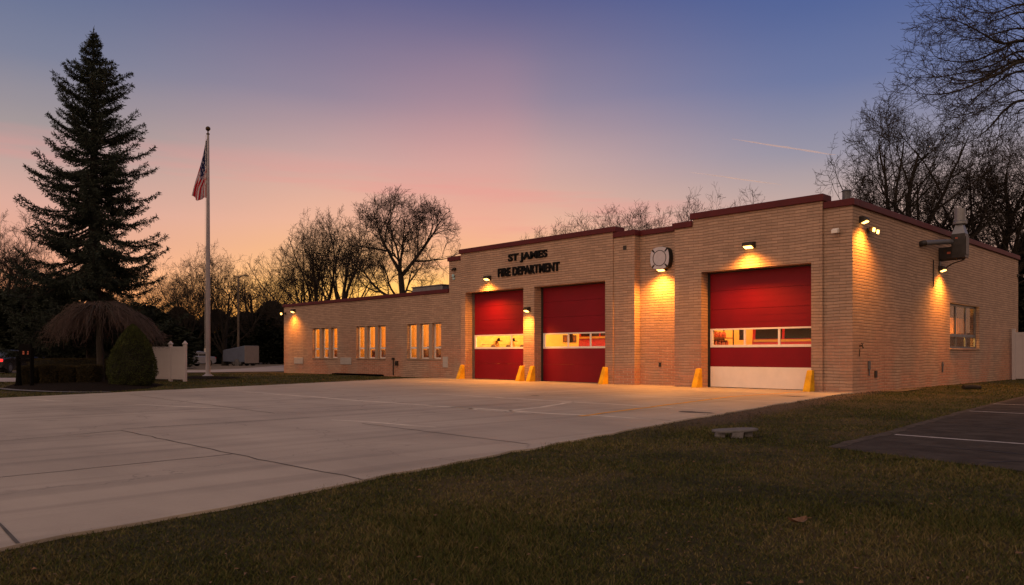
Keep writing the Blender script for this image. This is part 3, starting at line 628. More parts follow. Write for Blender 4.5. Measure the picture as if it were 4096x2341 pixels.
# ---- gear in the left bay
def coat(label, y, first=[None]):
    if first[0] is None:
        t = thing('turnout_coat', label, 'coat', (-18.68, y, -.16), 0, 'coats hung inside the left bay')
        b = MB(); rings = []
        for z, ry, rx in ((.95, .26, .12), (1.2, .24, .12), (1.5, .23, .13), (1.68, .22, .12), (1.76, .12, .09), (1.84, .07, .07)):
            rings.append([(rx*math.cos(2*math.pi*k/14), ry*math.sin(2*math.pi*k/14)*(1+.08*math.sin(3*k)), z) for k in range(14)])
        b.loft(rings)
        b.build('coat_body', M['coat'], t, smooth=True)
        for s in (-1, 1):
            c_ = MB(); c_.tube([(0, s*.2, 1.68), (.02, s*.31, 1.4), (.03, s*.33, 1.1)], [.08, .075, .065], 10); c_.build('sleeve', M['coat'], t, smooth=True)
        c_ = MB(); c_.lathe(0, 0, [(.255, 1.18), (.262, 1.22), (.255, 1.26)], 14); o = c_.build('reflective_band', M['coatband'], t); o.scale = (.53, .98, 1)
        first[0] = t; return t
    return copy_tree(first[0], label, (-18.68, y, -.16))
for i, y in enumerate((2.3, 3.35, 4.35)):
    coat(['dark turnout coat hung on the ochre wall nearest the left door', 'dark turnout coat hung in the middle of the row of three', 'dark turnout coat hung farthest from the left door'][i], y)
sh = thing('coat_rail', 'thin steel coat rail on the ochre wall of the left bay', 'rail', (-18.89, 0, 0))
b = MB(); b.tube([(.2, 1.7, 1.66), (.2, 4.9, 1.66)], .012, 8); b.build('hanging_rod', M['chrome'], sh)
for yy in (1.75, 4.85):
    b = MB(); b.box(-.005, .2, yy-.015, yy+.015, 1.64, 1.68); b.build('rail_bracket', M['dark'], sh)
def helmet(label, y, m, first=[None]):
    if first[0] is None:
        t = thing('helmet', label, 'helmet', (-18.72, y, 1.84), 0, 'helmets hung in the left bay')
        b = MB(); b.lathe(0, 0, [(.17, 0), (.18, .02), (.125, .03), (.12, .09), (.085, .15), (.03, .175), (0, .178)], 16); b.build('helmet_shell', m, t, smooth=True); first[0] = t
        b = MB(); b.box(.1, .125, -.05, .05, .04, .16); b.build('helmet_badge', M['coatband'], t)
        return t
    return copy_tree(first[0], label, (-18.72, y, 1.84))
for i, y in enumerate((2.75, 3.8)):
    helmet(['dark helmet hung between the two coats nearest the left door', 'dark helmet hung between the two coats farthest from the door'][i], y, M['letter'])
# stores along the west wall of the single bay
cb_ = thing('gear_cabinet', 'tall red gear cabinet just inside the white bottomed door', 'cabinet', (-6.4, 1.05, .006))
b = MB(); b.box(0, .5, 0, .62, 0, 2.3); b.build('cabinet_body', M['engine'], cb_, bevel=.01)
b = MB(); b.box(.501, .515, .03, .30, .1, 2.2); b.build('cabinet_door', M['engine'], cb_); b = MB(); b.box(.501, .515, .32, .59, .1, 2.2); b.build('cabinet_door', M['engine'], cb_)
rk = thing('storage_rack', 'ochre storage rack loaded with jars inside the single bay', 'rack', (-6.4, 1.95, .006))
b = MB()
for z in (.5, 1.0, 1.45, 1.8): b.box(0, .45, 0, 1.5, z, z+.03)
b.build('shelf_set', M['wood'], rk)
b = MB()
for yy in (0, 1.46): b.box(0, .04, yy, yy+.04, 0, 2.2); b.box(.41, .45, yy, yy+.04, 0, 2.2)
b.build('rack_frame', M['dark'], rk)
JR = None
for k in range(9):
    z = 1.486 if k < 5 else 1.836; y = 2.08+.28*(k % 5)+(0 if k < 5 else .1); lab = '%s orange jar standing on the %s shelf of the storage rack' % (('first', 'second', 'third', 'fourth', 'fifth')[k % 5], 'lower' if k < 5 else 'upper')
    if JR is None:
        JR = thing('storage_jar', lab, 'jar', (-6.15, y, z), 0, 'jars on the storage rack'); b = MB(); b.lathe(0, 0, [(.08, 0), (.09, .03), (.09, .17), (.06, .2), (.06, .22)], 14); b.build('jar_body', M['orangeplate'], JR, smooth=True); b = MB(); b.lathe(0, 0, [(.065, .221), (.065, .25), (0, .252)], 14); b.build('lid', M['coatband'], JR)
    else: copy_tree(JR, lab, (-6.15, y, z))
bd = thing('notice_board', 'dark framed notice board high on the ochre wall behind the middle door', 'notice board', (-18.89, 8.3, 1.85))
b = MB(); b.box(.001, .04, -.55, .55, 0, .4); b.build('board', M['coat'], bd)
b = MB()
for k in range(4): b.box(.041, .046, -.48+k*.25, -.3+k*.25, .06+.05*(k % 2), .3)
b.build('notice_sheet', M['wood'], bd)
# ------------------------------------------------------------------ ground, apron, lots
def jitter_line(pts, step=.35, amp=.035):
    out = []
    for a, b in zip(pts[:-1], pts[1:]):
        d = math.dist(a, b); n = max(1, int(d/step)); nx, ny = -(b[1]-a[1])/d, (b[0]-a[0])/d
        for k in range(n):
            j = random.gauss(0, amp) if k else 0; out.append((a[0]+(b[0]-a[0])*k/n+nx*j, a[1]+(b[1]-a[1])*k/n+ny*j))
    return out+[pts[-1]]
def sheet(poly, z, mb=None, mi=None):
    mb = mb or MB(); return mb.add([(x, y, z) for x, y in poly], [tuple(range(len(poly)))], mi)
def strip(pts, w, z, mb, mi=None, taper=False):
    L_, R_ = [], []
    n = len(pts)
    for i, p in enumerate(pts):
        a = pts[max(0, i-1)]; b = pts[min(n-1, i+1)]; d = math.dist(a, b) or 1; nx, ny = -(b[1]-a[1])/d, (b[0]-a[0])/d
        ww = w*random.uniform(.8, 1.15)*(.25+.75*math.sin(math.pi*(i+.5)/n) if taper else 1)
        L_.append((p[0]+nx*ww/2, p[1]+ny*ww/2, z)); R_.append((p[0]-nx*ww/2, p[1]-ny*ww/2, z))
    v = L_+R_; mb.add(v, [(i, i+1, n+i+1, n+i) for i in range(n-1)], mi)
G = []
N_ = 90
gv = np.linspace(-1, 1, N_); gv = np.sign(gv)*np.abs(gv)**2.2*900
GX, GY = np.meshgrid(gv+CAMX-20, gv+CAMY+20); V = np.stack([GX.ravel(), GY.ravel(), np.full(GX.size, -.02)], 1)
idx = np.arange(N_*N_).reshape(N_, N_); FQ = np.stack([idx[:-1, :-1], idx[:-1, 1:], idx[1:, 1:], idx[1:, :-1]], -1).reshape(-1, 4)
structure(mesh_np('ground', V, FQ, M['turf']))

AP_EDGE = jitter_line([(.05, .12), (.0, -.7), (1.81, -11.98), (3.41, -19.83), (4.05, -22.9), (6.2, -33)])
AP_FAR = jitter_line([(-10.4, -33), (-14.96, -19.38), (-20.65, -2.26), (-20.75, -.9), (-19.9, .34)])
APRON = AP_EDGE+AP_FAR+[(-18.5, .47), (-.9, .47)]
ap = MB(); sheet(APRON, .004, ap, 0)
sides = AP_EDGE; ap.add([(x, y, .004) for x, y in sides]+[(x, y, -.1) for x, y in sides], [(i, i+1, len(sides)+i+1, len(sides)+i) for i in range(len(sides)-1)], 0)
def jl(p, q, amp=.02, step=.3): return jitter_line([p, q], step, amp)
for p, q in [(gnd(483, 1724), (.73, -19.93)), (gnd(-60, 1772), gnd(483, 1724)), ((.73, -19.93), (3.42, -19.88)), ((-14.25, -16.29), (-4.72, -16.61)), ((-3.4, -19.9), (-3.3, -16.65)), ((.75, -19.95), (1.3, -32.)), ((2.6, -22.76), (4.0, -22.8)),
             ((-8.5, -32), (-8.2, -19.95)), ((1.28, -26.2), (5.0, -26.3)), ((-4.7, -16.6), (-4.1, -13.2)), ((-1.6, -16.6), (2.5, -16.7)), ((-9.9, -19.9), (-9.7, -16.5)), ((1.0, -12.3), (1.8, -12.35))]:
    strip(jl(p, q, .012), .022, .0075, ap, 1)
for p, q, w in [((-14.2, -13.1), (-1.1, -12.95), .16), ((-4.4, -13.0), (1.5, -12.3), .20), ((-9.4, -9.6), (1.1, -9.55), .17), ((-3.0, -9.4), (-1.8, -13.0), .16), ((-5.4, -6.4), (.9, -5.9), .14), ((-9.5, -17.7), (-6.6, -16.55), .14), ((-7.2, -9.6), (-6.6, -3.2), .10), ((-2.6, -16.6), (-.2, -16.1), .13), ((-13.6, -19.0), (-11.9, -18.4), .12)]:
    strip(jl(p, q, .05, .5), w, .0065, ap, 2, True)
strip(jl((.0, -12.75), (-1.45, -4.6), .015, .4)+jl((-1.45, -4.6), (-1.3, -.55), .015, .4), .12, .0085, ap, 3)
for cx_, cy_, r_ in ((1.02, -10.3, .5), (-5.6, -8.2, .22), (-.3, -3.2, .4)):       # ragged tar patches and a drain
    poly = [(cx_+r_*random.uniform(.55, 1.1)*math.cos(a), cy_+.45*r_*random.uniform(.55, 1.1)*math.sin(a)) for a in np.linspace(0, 2*math.pi, 15)[:-1]]
    sheet(poly, .0078, ap, 1)
structure(ap.build('concrete_apron', [M['concrete'], M['joint'], M['seam'], M['lineyel']]))

AS_L = jitter_line([(5.35, -14.05), (5.2, -11.84), (4.9, -8.6), (4.62, -5.52), (4.1, 2.), (3.7, 11)], .22, .018)
AS_F = jitter_line([(12.5, -15.7), (7.65, -14.63), (5.35, -14.05)], .2, .025)
ASPH = AS_F[:-1]+AS_L+[(24, 11), (24, -17.5)]
a_ = MB(); sheet(ASPH, -.013, a_, 0)
strip([(x+.06+random.gauss(0, .015), y) for x, y in AS_L], .16, -.0085, a_, 1)
for y in (-11.8, -5.67, -2.6, .5): strip(jl((AS_L[0][0]+(.05 if y < -10 else -.6 if y < -4 else -.9), y), (16, y-.15), .008, .3), .095, -.0079, a_, 2)
for p, q in [((5.9, -12.9), (9.5, -13.3)), ((4.95, -8.2), (9, -8.0)), ((5.3, -9.5), (8, -9.3)), ((7.2, -14.2), (8.5, -11.9)), ((5.2, -7.), (10, -6.9))]: strip(jl(p, q, .06, .35), .05, -.0088, a_, 3, True)
structure(a_.build('asphalt_lot', [M['asphalt'], M['kerb'], M['linewh'], M['black']]))

rd = MB(); near = [gnd(-700, 1494), gnd(0, 1493), gnd(400, 1492), gnd(800, 1490), gnd(960, 1488), gnd(1130, 1486), gnd(1400, 1486)]; far = [gnd(-700, 1485), gnd(0, 1485), gnd(400, 1484), gnd(800, 1481), gnd(960, 1475), gnd(1130, 1462), gnd(1400, 1458)]
sheet(near+far[::-1], .005, rd); structure(rd.build('driveway', M['road']))
lt = MB(); near2 = [(x, y) for x, y in far]; far2 = [gnd(-700, 1452), gnd(0, 1452), gnd(800, 1452), gnd(1400, 1452)]
sheet([gnd(-700, 1484.5)]+[gnd(0, 1484.5), gnd(400, 1483.5), gnd(800, 1480.5), gnd(960, 1474.5), gnd(1130, 1461.6), gnd(1400, 1457)]+far2[::-1], .003, lt); structure(lt.build('far_parking_lot', M['dirtlot']))
WALK = [gnd(-500, 1512), gnd(68, 1512), gnd(66, 1528), gnd(-500, 1528)]
pt = MB(); sheet(WALK, .005, pt); structure(pt.build('walkway', M['road']))
bd_ = MB(); bed = [gnd(8, 1552), gnd(60, 1558), gnd(213, 1564), gnd(430, 1567), gnd(600, 1553), gnd(660, 1538), gnd(560, 1524), gnd(300, 1518), gnd(70, 1530)]
cx0 = sum(p[0] for p in bed)/len(bed); cy0 = sum(p[1] for p in bed)/len(bed)
nb = len(bed); v = [(x, y, -.01) for x, y in bed]+[((x+cx0)/2, (y+cy0)/2, .10) for x, y in bed]+[(cx0, cy0, .14)]
bd_.add(v, [(i, (i+1) % nb, nb+(i+1) % nb, nb+i) for i in range(nb)]+[(nb+i, nb+(i+1) % nb, 2*nb) for i in range(nb)])
structure(bd_.build('mulch_bed', M['mulch'], smooth=True))
ke = MB(); strip([gnd(-60, 1550), gnd(0, 1555), gnd(60, 1561), gnd(140, 1565), gnd(213, 1568), gnd(330, 1570), gnd(440, 1569)], .32, .012, ke); structure(ke.build('bed_kerb', M['slabstone']))
sd = MB(); sheet([(-.1+.3, 1.6), (.75, 2.0), (.6, 4.6), (.2, 4.8)], .003, sd); sheet([gnd(700, 1509), gnd(780, 1505), gnd(880, 1505), gnd(970, 1511), gnd(880, 1516), gnd(740, 1517)], .004, sd, 1)
structure(sd.build('bare_soil', [M['sand'], M['mulch']]))

# grass blades: dense near the camera, thinning with distance
def inside(px, py, poly):
    r = np.zeros(len(px), bool); j = len(poly)-1
    for i in range(len(poly)):
        xi, yi = poly[i]; xj, yj = poly[j]
        r ^= ((yi > py) != (yj > py)) & (px < (xj-xi)*(py-yi)/((yj-yi) or 1e-9)+xi); j = i
    return r
rng = np.random.default_rng(3)
def scatter(n, dmin, dmax, amax):
    d = dmin*(dmax/dmin)**rng.random(n)**.9; az = rng.uniform(-amax, amax, n)
    x = CAMX+d*(FX*1+np.tan(az)*RX); y = CAMY+d*(FY+np.tan(az)*RY)
    lap = .13*np.clip(np.sin(y*2.1)+np.sin(y*5.3+1)+np.sin(y*11.7), 0, 2)*rng.random(n)**1.5
    keep = ~inside(x+lap, y-lap*.2, APRON) & ~inside(x, y, ASPH) & ~((x > -37) & (x < .05) & (y > .0)) & ~inside(x, y, near+far[::-1]) & ~inside(x, y, bed) & ~inside(x, y, WALK)
    return x[keep], y[keep], d[keep]
x, y, d = scatter(760000, 2.6, 48, rad(44))
patch = .5+.5*np.sin(x*1.3+1.7*np.sin(y*.9))*np.sin(y*1.1+1.3*np.sin(x*.7)); worn = np.clip((.8-(x+.163*y))/.6, 0, 1)*np.clip((y+15)/4, 0, 1)*(x > -.4); keep = rng.random(len(x)) < (.45+.55*patch)*(1-.75*worn)
x, y, d, patch = x[keep], y[keep], d[keep], patch[keep]
n = len(x); h = (.016+.022*rng.random(n)**2)*(.62+.8*patch**1.5)*(1+d*.012); w = .0017*(1+d*.26); th = rng.uniform(0, 2*np.pi, n); ln = rng.uniform(.2, 1.5, n)*h; la = rng.uniform(0, 2*np.pi, n)
V = np.empty((n, 3, 3), np.float32)
V[:, 0] = np.stack([x-np.cos(th)*w, y-np.sin(th)*w, np.full(n, -.02)], 1); V[:, 1] = np.stack([x+np.cos(th)*w, y+np.sin(th)*w, np.full(n, -.02)], 1)
V[:, 2] = np.stack([x+np.cos(la)*ln, y+np.sin(la)*ln, -.02+h], 1)
tag(mesh_np('grass', V.reshape(-1, 3), np.arange(n*3).reshape(n, 3), M['blade']), 'short patchy brown and green lawn in the foreground', 'grass', kind='stuff')
# dead leaves and scraps lying on the lawn
x, y, d = scatter(1000, 3.2, 26, rad(40)); n = len(x); V = np.empty((n, 4, 3), np.float32); s = rng.uniform(.008, .022, n); th = rng.uniform(0, 6.28, n)
for k, (a, b, zz) in enumerate(((-1, 0, .0), (0, -.45, .4), (1, 0, .1), (0, .45, .5))):
    V[:, k] = np.stack([x+(np.cos(th)*a-np.sin(th)*b)*s, y+(np.sin(th)*a+np.cos(th)*b)*s, .006+zz*s*rng.random(n)*1.5], 1)
tag(mesh_np('leaf_litter', V.reshape(-1, 3), np.arange(n*4).reshape(n, 4), M['leaf']), 'small dead leaves scattered over the lawn', 'leaf litter', kind='stuff')

def slab(name, label, cat, loc, rz, m):
    t = thing(name, label, cat, loc, rz, None, (1.05, 1., .64)); b = MB()
    top = []
    for zz, s_ in ((.10, .96), (.125, 1.), (.155, .98), (.165, .9)):
        top.append([(.31*s_*math.cos(a)*(1+.10*math.sin(3*a+1)), .2*s_*math.sin(a)*(1+.12*math.cos(2*a)), zz+.025*math.cos(a)) for a in np.linspace(0, 2*math.pi, 25)[:-1]])
    b.loft(top); b.build('slab_top', m, t)
    for (xx, yy, w_) in ((-.2, -.06, .06), (.02, -.12, .07), (.2, .03, .05)):
        b = MB(); b.loft([[(xx-w_*1.2, yy-.05, -.03), (xx+w_, yy-.05, -.03), (xx+w_, yy+.05, -.03), (xx-w_*1.2, yy+.05, -.03)], [(xx-w_, yy-.05, .115), (xx+w_*1.2, yy-.05, .115), (xx+w_*1.2, yy+.05, .115), (xx-w_, yy+.05, .115)]]); b.build('support_stone', m, t, bevel=.01)
slab('stone_slab', 'pale broken stone slab propped low on the lawn', 'stone slab', (3.87, -13.81, 0), rad(42), M['slabstone'])
lf = thing('fallen_leaf', 'one big curled brown leaf on the dark foreground grass', 'leaf', (*gnd(3190, 2105), .02), rad(60)); b = MB()
rr = []
for i in range(7):
    u = -1+2*i/6; wv = .05*(1-u*u)**.6+.004; rr.append([(u*.075, -wv, .02+.03*u*u), (u*.075, 0, .004+.03*u*u), (u*.075, wv, .024+.025*u*u)])
b.loft(rr, cap=False, closed=False); b.tube([(.07, 0, .034), (.12, .01, .03)], .003, 5); b.build('leaf_blade', M['leaf'], lf)
lg = thing('log', 'short dark rotten log lying on the grass near the side window', 'log', (*gnd(3886, 1556), .06), rad(60)); b = MB()
b.tube([(-.34, 0, 0), (-.1, .02, .01), (.15, -.01, 0), (.36, .01, -.01)], [.075, .085, .08, .06], 11); b.tube([(.05, .02, .06), (.12, .07, .12)], [.03, .015], 6); b.build('log_body', M['bark'], lg)
brd = thing('plank', 'thin dark board lying along the base of the low wing', 'plank', (-27.5, .05, .02), 0); b = MB(); b.box(-2.6, 2.4, -.12, .1, -.03, .05); b.box(-2.4, 2.3, -.08, .06, .051, .065); b.build('plank_body', M['timber'], brd, bevel=.01)

# ------------------------------------------------------------------ fences
def fence(label, loc, rz, posts, spans, h_post, h_panel, cap='pyramid', z0=.08):
    t = thing('privacy_fence', label, 'fence', loc, rz)
    for p in posts:
        b = MB(); b.box(p-.063, p+.063, -.063, .063, -.05, h_post); o = b.build('post', M['vinyl'], t, bevel=.006)
        c = MB()
        if cap == 'pyramid':
            c.loft([[(p-.085, -.085, h_post+.001), (p+.085, -.085, h_post+.001), (p+.085, .085, h_post+.001), (p-.085, .085, h_post+.001)], [(p-.085, -.085, h_post+.03), (p+.085, -.085, h_post+.03), (p+.085, .085, h_post+.03), (p-.085, .085, h_post+.03)], [(p-.012, -.012, h_post+.15), (p+.012, -.012, h_post+.15), (p+.012, .012, h_post+.15), (p-.012, .012, h_post+.15)]])
        elif cap == 'ball':
            c.lathe(p, 0, [(.06, h_post+.001), (.035, h_post+.04), (.085, h_post+.07), (.095, h_post+.1), (.06, h_post+.15), (0, h_post+.17)], 14)
        else: c.box(p-.075, p+.075, -.075, .075, h_post+.001, h_post+.045)
        c.build('post_cap', M['vinyl'], o, bevel=.006)
    for a, b_ in spans:
        p = MB(); n = max(1, round((b_-a)/.28)); w = (b_-a)/n
        for i in range(n): p.box(a+w*i+.002, a+w*(i+1)-.002, -.012, .012, z0+.13, h_panel-.15)
        p.build('board_panel', M['vinyl'], t)
        p = MB(); p.box(a, b_, -.024, .024, z0, z0+.14); p.build('rail', M['vinyl'], t, bevel=.004)
        p = MB(); p.box(a, b_, -.024, .024, h_panel-.16, h_panel); p.build('rail', M['vinyl'], t, bevel=.004)
    return t
fa = math.atan2(-11.69+10.82, -26.02+24.31)
fence('white vinyl privacy fence with pointed posts beside the conical shrub', (-24.31, -10.82, 0), fa+rad(-9), [0, .93, 2.6, 4.3], [(.07, .87), (.99, 2.54), (2.66, 4.24)], 1.62, 1.52)
fence('white vinyl fence running out from the back of the side wall', (.16, 18.45, 0), 0, [0, 2.4, 4.8, 7.2], [(.07, 2.33), (2.47, 4.73), (4.87, 7.13)], 2.34, 2.22, 'flat', .03)

# ------------------------------------------------------------------ flagpole and flag
fp = thing('flagpole', 'tall pale flagpole standing in the lawn with a bronze ball on top', 'flagpole', (-31.92, -6.64, 0))
b = MB(); b.lathe(0, 0, [(.16, -.05), (.155, .05), (.13, .12), (.125, 1.), (.115, 5), (.09, 9.5), (.065, 13.1), (.06, 13.15)], 18); b.build('pole', M['flagpole'], fp, smooth=True)
b = MB(); b.lathe(0, 0, [(.05, 13.15), (.09, 13.17), (.09, 13.22), (.035, 13.24), (.035, 13.35)], 14); b.build('truck', M['bronze'], fp)
b = MB(); b.lathe(0, 0, [(.02, 13.34)]+[(.13*math.sin(a), 13.48-.13*math.cos(a)) for a in np.linspace(.2, math.pi, 10)], 16); b.build('ball', M['bronze'], fp, smooth=True)
b = MB(); b.lathe(0, 0, [(.30, -.03), (.28, .03), (.19, .06), (.17, .1)], 18); b.build('base_collar', M['flagpole'], fp)
b = MB(); b.tube([(.03, -.15, 13.1), (.02, -.165, 8), (.0, -.17, 1.4)], .008, 5); b.box(-.02, .03, -.2, -.13, 1.3, 1.5); b.build('halyard', M['white'], fp)
def flagmat():
    m, nt, bs = newmat('flag_cloth'); N = nt.nodes; L = nt.links
    uv = N.new('ShaderNodeUVMap'); uv.uv_map = 'cloth'; sp = N.new('ShaderNodeSeparateXYZ'); L.new(uv.outputs[0], sp.inputs[0])
    def math_(op, a, b=None, c=None):
        n = N.new('ShaderNodeMath'); n.operation = op
        for i, q in enumerate((a, b, c)):
            if q is None: continue
            if isinstance(q, (int, float)): n.inputs[i].default_value = q
            else: L.new(q, n.inputs[i])
        return n.outputs[0]
    u, v = sp.outputs['X'], sp.outputs['Y']
    st = math_('LESS_THAN', math_('MODULO', math_('MULTIPLY', v, 13.), 2.), 1.)
    mx = N.new('ShaderNodeMix'); mx.data_type = 'RGBA'; L.new(st, mx.inputs['Factor']); mx.inputs['A'].default_value = (.52, .46, .5, 1); mx.inputs['B'].default_value = (.42, .006, .02, 1)
    can = math_('MULTIPLY', math_('LESS_THAN', u, .40), math_('LESS_THAN', v, 7/13))
    su = math_('SUBTRACT', math_('MODULO', math_('MULTIPLY', u, 15.), 1.), .5); sv = math_('SUBTRACT', math_('MODULO', math_('MULTIPLY', v, 9.3), 1.), .5)
    star = math_('LESS_THAN', math_('ADD', math_('MULTIPLY', su, su), math_('MULTIPLY', sv, sv)), .07)
    mc = N.new('ShaderNodeMix'); mc.data_type = 'RGBA'; L.new(star, mc.inputs['Factor']); mc.inputs['A'].default_value = (.012, .016, .085, 1); mc.inputs['B'].default_value = (.34, .33, .42, 1)
    mf = N.new('ShaderNodeMix'); mf.data_type = 'RGBA'; L.new(can, mf.inputs['Factor']); L.new(mx.outputs['Result'], mf.inputs['A']); L.new(mc.outputs['Result'], mf.inputs['B'])
    L.new(mf.outputs['Result'], bs.inputs['Base Color']); bs.inputs['Roughness'].default_value = .85
    tr = N.new('ShaderNodeBsdfTranslucent'); L.new(mf.outputs['Result'], tr.inputs['Color']); ms = N.new('ShaderNodeMixShader'); ms.inputs['Fac'].default_value = .3
    L.new(bs.outputs[0], ms.inputs[1]); L.new(tr.outputs[0], ms.inputs[2]); L.new(ms.outputs[0], nt.nodes['Material Output'].inputs['Surface'])
    return m
nu, nv = 60, 28; V = []; UV = []
for i in range(nu+1):
    for j in range(nv+1):
        a, b = i/nu, j/nv                                          # down the hanging cloth / out from the pole
        v = min(1, a/.8)*(1-.72*b); u = max(0., a-.5*v)
        out = .07+b*(.06+.74*a**1.05)*(1-.05*math.sin(a*6)); fold = (.05+.10*a)*math.sin(b*11+a*1.5)*b**.5+.03*math.sin(b*23-a*3)*a
        z = 12.93-3.22*a+.22*a*b*math.sin(b*7+1)-.1*a*a*b-.12*math.sin(b*2.5)*(1-a)
        V.append((-RX*out-FX*fold, -RY*out-FY*fold, z)); UV.append((u, v))
FQ = [(i*(nv+1)+j, (i+1)*(nv+1)+j, (i+1)*(nv+1)+j+1, i*(nv+1)+j+1) for i in range(nu) for j in range(nv)]
fl = mesh_np('flag', V, FQ, flagmat(), smooth=True); fl.location = fp.location
ul = fl.data.uv_layers.new(name='cloth'); li = np.array(FQ).ravel(); ul.data.foreach_set('uv', np.array(UV, np.float32)[li].ravel())
tag(fl, 'limp flag with red and white stripes and starred blue corner on the pole', 'flag')

# ------------------------------------------------------------------ lamp post
lp = thing('street_lamp', 'tall thin lamp post on a round concrete footing by the trailer', 'street lamp', (-64.45, 9.95, 0), rad(45))
b = MB(); b.lathe(0, 0, [(.34, -.05), (.34, .62), (.31, .66), (0, .66)], 20); b.build('footing', M['slabstone'], lp)
b = MB(); b.lathe(0, 0, [(.2, .661), (.2, .72), (.12, .74), (.085, 9.0), (0, 9.0)], 14); b.build('pole', mat('brown_pole', (.10, .075, .06), .6), lp)
b = MB(); b.tube([(0, 0, 8.8), (.3, 0, 9.0), (.7, 0, 9.02)], .04, 8); b.build('arm', M['dark'], lp)
b = MB(); b.loft([[(.55, -.1, 8.96), (.55, .1, 8.96), (.55, .1, 9.1), (.55, -.1, 9.1)], [(1.1, -.14, 8.96), (1.1, .14, 8.96), (1.1, .14, 9.04), (1.1, -.14, 9.04)]]); b.build('lamp_head', M['dark'], lp, bevel=.02)

# ------------------------------------------------------------------ trailer
tp = at(968, HYP, 77.5)
tl = thing('cargo_trailer', 'blue grey box trailer with pale end parked behind the lamp post', 'trailer', (tp.x, tp.y, 0), rad(45-26), None, .88)
b = MB(); b.loft([[(-1.9, -1.05, .5), (1.5, -1.05, .42), (1.5, 1.05, .42), (-1.9, 1.05, .5)], [(-1.9, -1.05, 1.75), (1.5, -1.05, 2.2), (1.5, 1.05, 2.2), (-1.9, 1.05, 1.75)], [(-1.85, -.95, 1.83), (1.47, -.95, 2.3), (1.47, .95, 2.3), (-1.85, .95, 1.83)]]); b.build('box_body', M['tarp'], tl, bevel=.03)
b = MB(); b.box(1.501, 1.56, -1.06, 1.06, .3, 2.28); b.build('end_door', M['tarp_end'], tl, bevel=.02)
for s in (-1, 1):
    for xx in (-.2, .75):
        b = MB(); b.tube([(xx, s*.82, .33), (xx, s*1.04, .33)], .33, 18); w = b.build('wheel', M['black'], tl)
        b = MB(); b.tube([(xx, s*1.041, .33), (xx, s*1.06, .33)], .17, 12); b.build('rim', M['galv'], w)
b = MB(); b.tube([(-1.9, -.5, .45), (-3.0, 0, .45)], .05, 6); b.tube([(-1.9, .5, .45), (-3.0, 0, .45)], .05, 6); b.tube([(-2.8, 0, .45), (-2.8, 0, 0)], .04, 6); b.build('tow_bar', M['dark'], tl)
b = MB(); b.box(-2.6, -1.95, -.45, .45, .5, .85); b.build('front_locker', M['tarp'], tl, bevel=.03)

# ------------------------------------------------------------------ parked cars
def car(label, loc, rz, paint, plate=False, lit=False):
    t = thing('parked_car', label, 'car', loc, rz, 'cars parked beyond the lawn')
    low = [(-2.2, .38), (-2.22, .72), (-2.1, .92), (-1.2, 1.0), (1.2, .98), (2.0, .86), (2.2, .66), (2.22, .36), (1.9, .26), (-1.9, .26)]
    b = MB(); b.loft([[(x, y, z if z < .5 else .5+(z-.5)*k) for x, z in low] for y, k in ((-.9, .9), (-.84, 1.), (0, 1.04), (.84, 1.), (.9, .9))]); b.build('body', paint, t, smooth=False, bevel=.04)
    up = [(-1.75, .95), (-1.05, 1.40), (-.5, 1.47), (.35, 1.45), (1.2, .95)]
    b = MB(); b.loft([[(x*k, y, .93+(z-.93)*k2) for x, z in up] for y, k, k2 in ((-.72, .97, .93), (-.55, 1., 1.), (.55, 1., 1.), (.72, .97, .93))]); b.build('cabin', paint, t, bevel=.03)
    b = MB(); b.add([(.42, -.6, 1.42), (.42, .6, 1.42), (1.19, .66, .985), (1.19, -.66, .985)], [(0, 1, 2, 3)]); o = b.build('windshield', M['darkglass'], t); o.location = (.012, 0, .018)
    b = MB(); b.add([(-1.08, -.58, 1.395), (-1.08, .58, 1.395), (-1.72, .62, .985), (-1.72, -.62, .985)], [(0, 1, 2, 3)]); o = b.build('rear_window', M['darkglass'], t); o.location = (-.012, 0, .015)
    for s in (-1, 1):
        b = MB(); b.add([(-1.3, s*.735, 1.0), (-.9, s*.71, 1.36), (-.25, s*.705, 1.40), (-.25, s*.735, 1.0)], [(0, 1, 2, 3)]); b.add([(-.15, s*.735, 1.0), (-.15, s*.705, 1.40), (.3, s*.71, 1.38), (.95, s*.735, 1.0)], [(0, 1, 2, 3)]); b.build('side_window', M['darkglass'], t)
        b = MB(); b.box(2.14, 2.235, s*.68-.17, s*.68+.17, .62, .76); b.build('headlight', M['chrome'], t, bevel=.02)
        b = MB(); b.box(-2.245, -2.15, s*.62-.24, s*.62+.24, .72, .88); b.build('tail_light', M['tail_lit' if lit else 'tail'], t, bevel=.02)
        b = MB(); b.box(.75, .9, s*.82-.1, s*.82+.1, .98, 1.1); b.build('mirror', paint, t, bevel=.02)
        for xx in (-1.35, 1.38):
            b = MB(); b.tube([(xx, s*.7, .32), (xx, s*.915, .32)], .33, 20); w = b.build('wheel', M['black'], t)
            b = MB(); b.tube([(xx, s*.916, .32), (xx, s*.93, .32)], .2, 14); b.build('rim', M['galv'], w)
    if plate: b = MB(); b.box(-2.262, -2.23, -.26, .26, .52, .64); b.build('licence_plate', M['white'], t)
    b = MB(); b.box(-2.3, -2.2, -.85, .85, .34, .48); b.build('bumper', M['black'], t, bevel=.03)
    return t
c1 = at(766, HYP, 74); car('grey car parked beyond the white fence left of the flagpole', (c1.x, c1.y, 0), rad(-70), M['carsilver'])
c2 = at(20, HYP, 49); car('dark car with glowing red rear lamps at the left edge', (c2.x, c2.y, 0), rad(45+100), M['carblack'], lit=True)
c3 = at(112, HYP, 54); car('black car showing its white plate behind the timber posts', (c3.x, c3.y, 0), rad(45+88), M['carblack'], True)

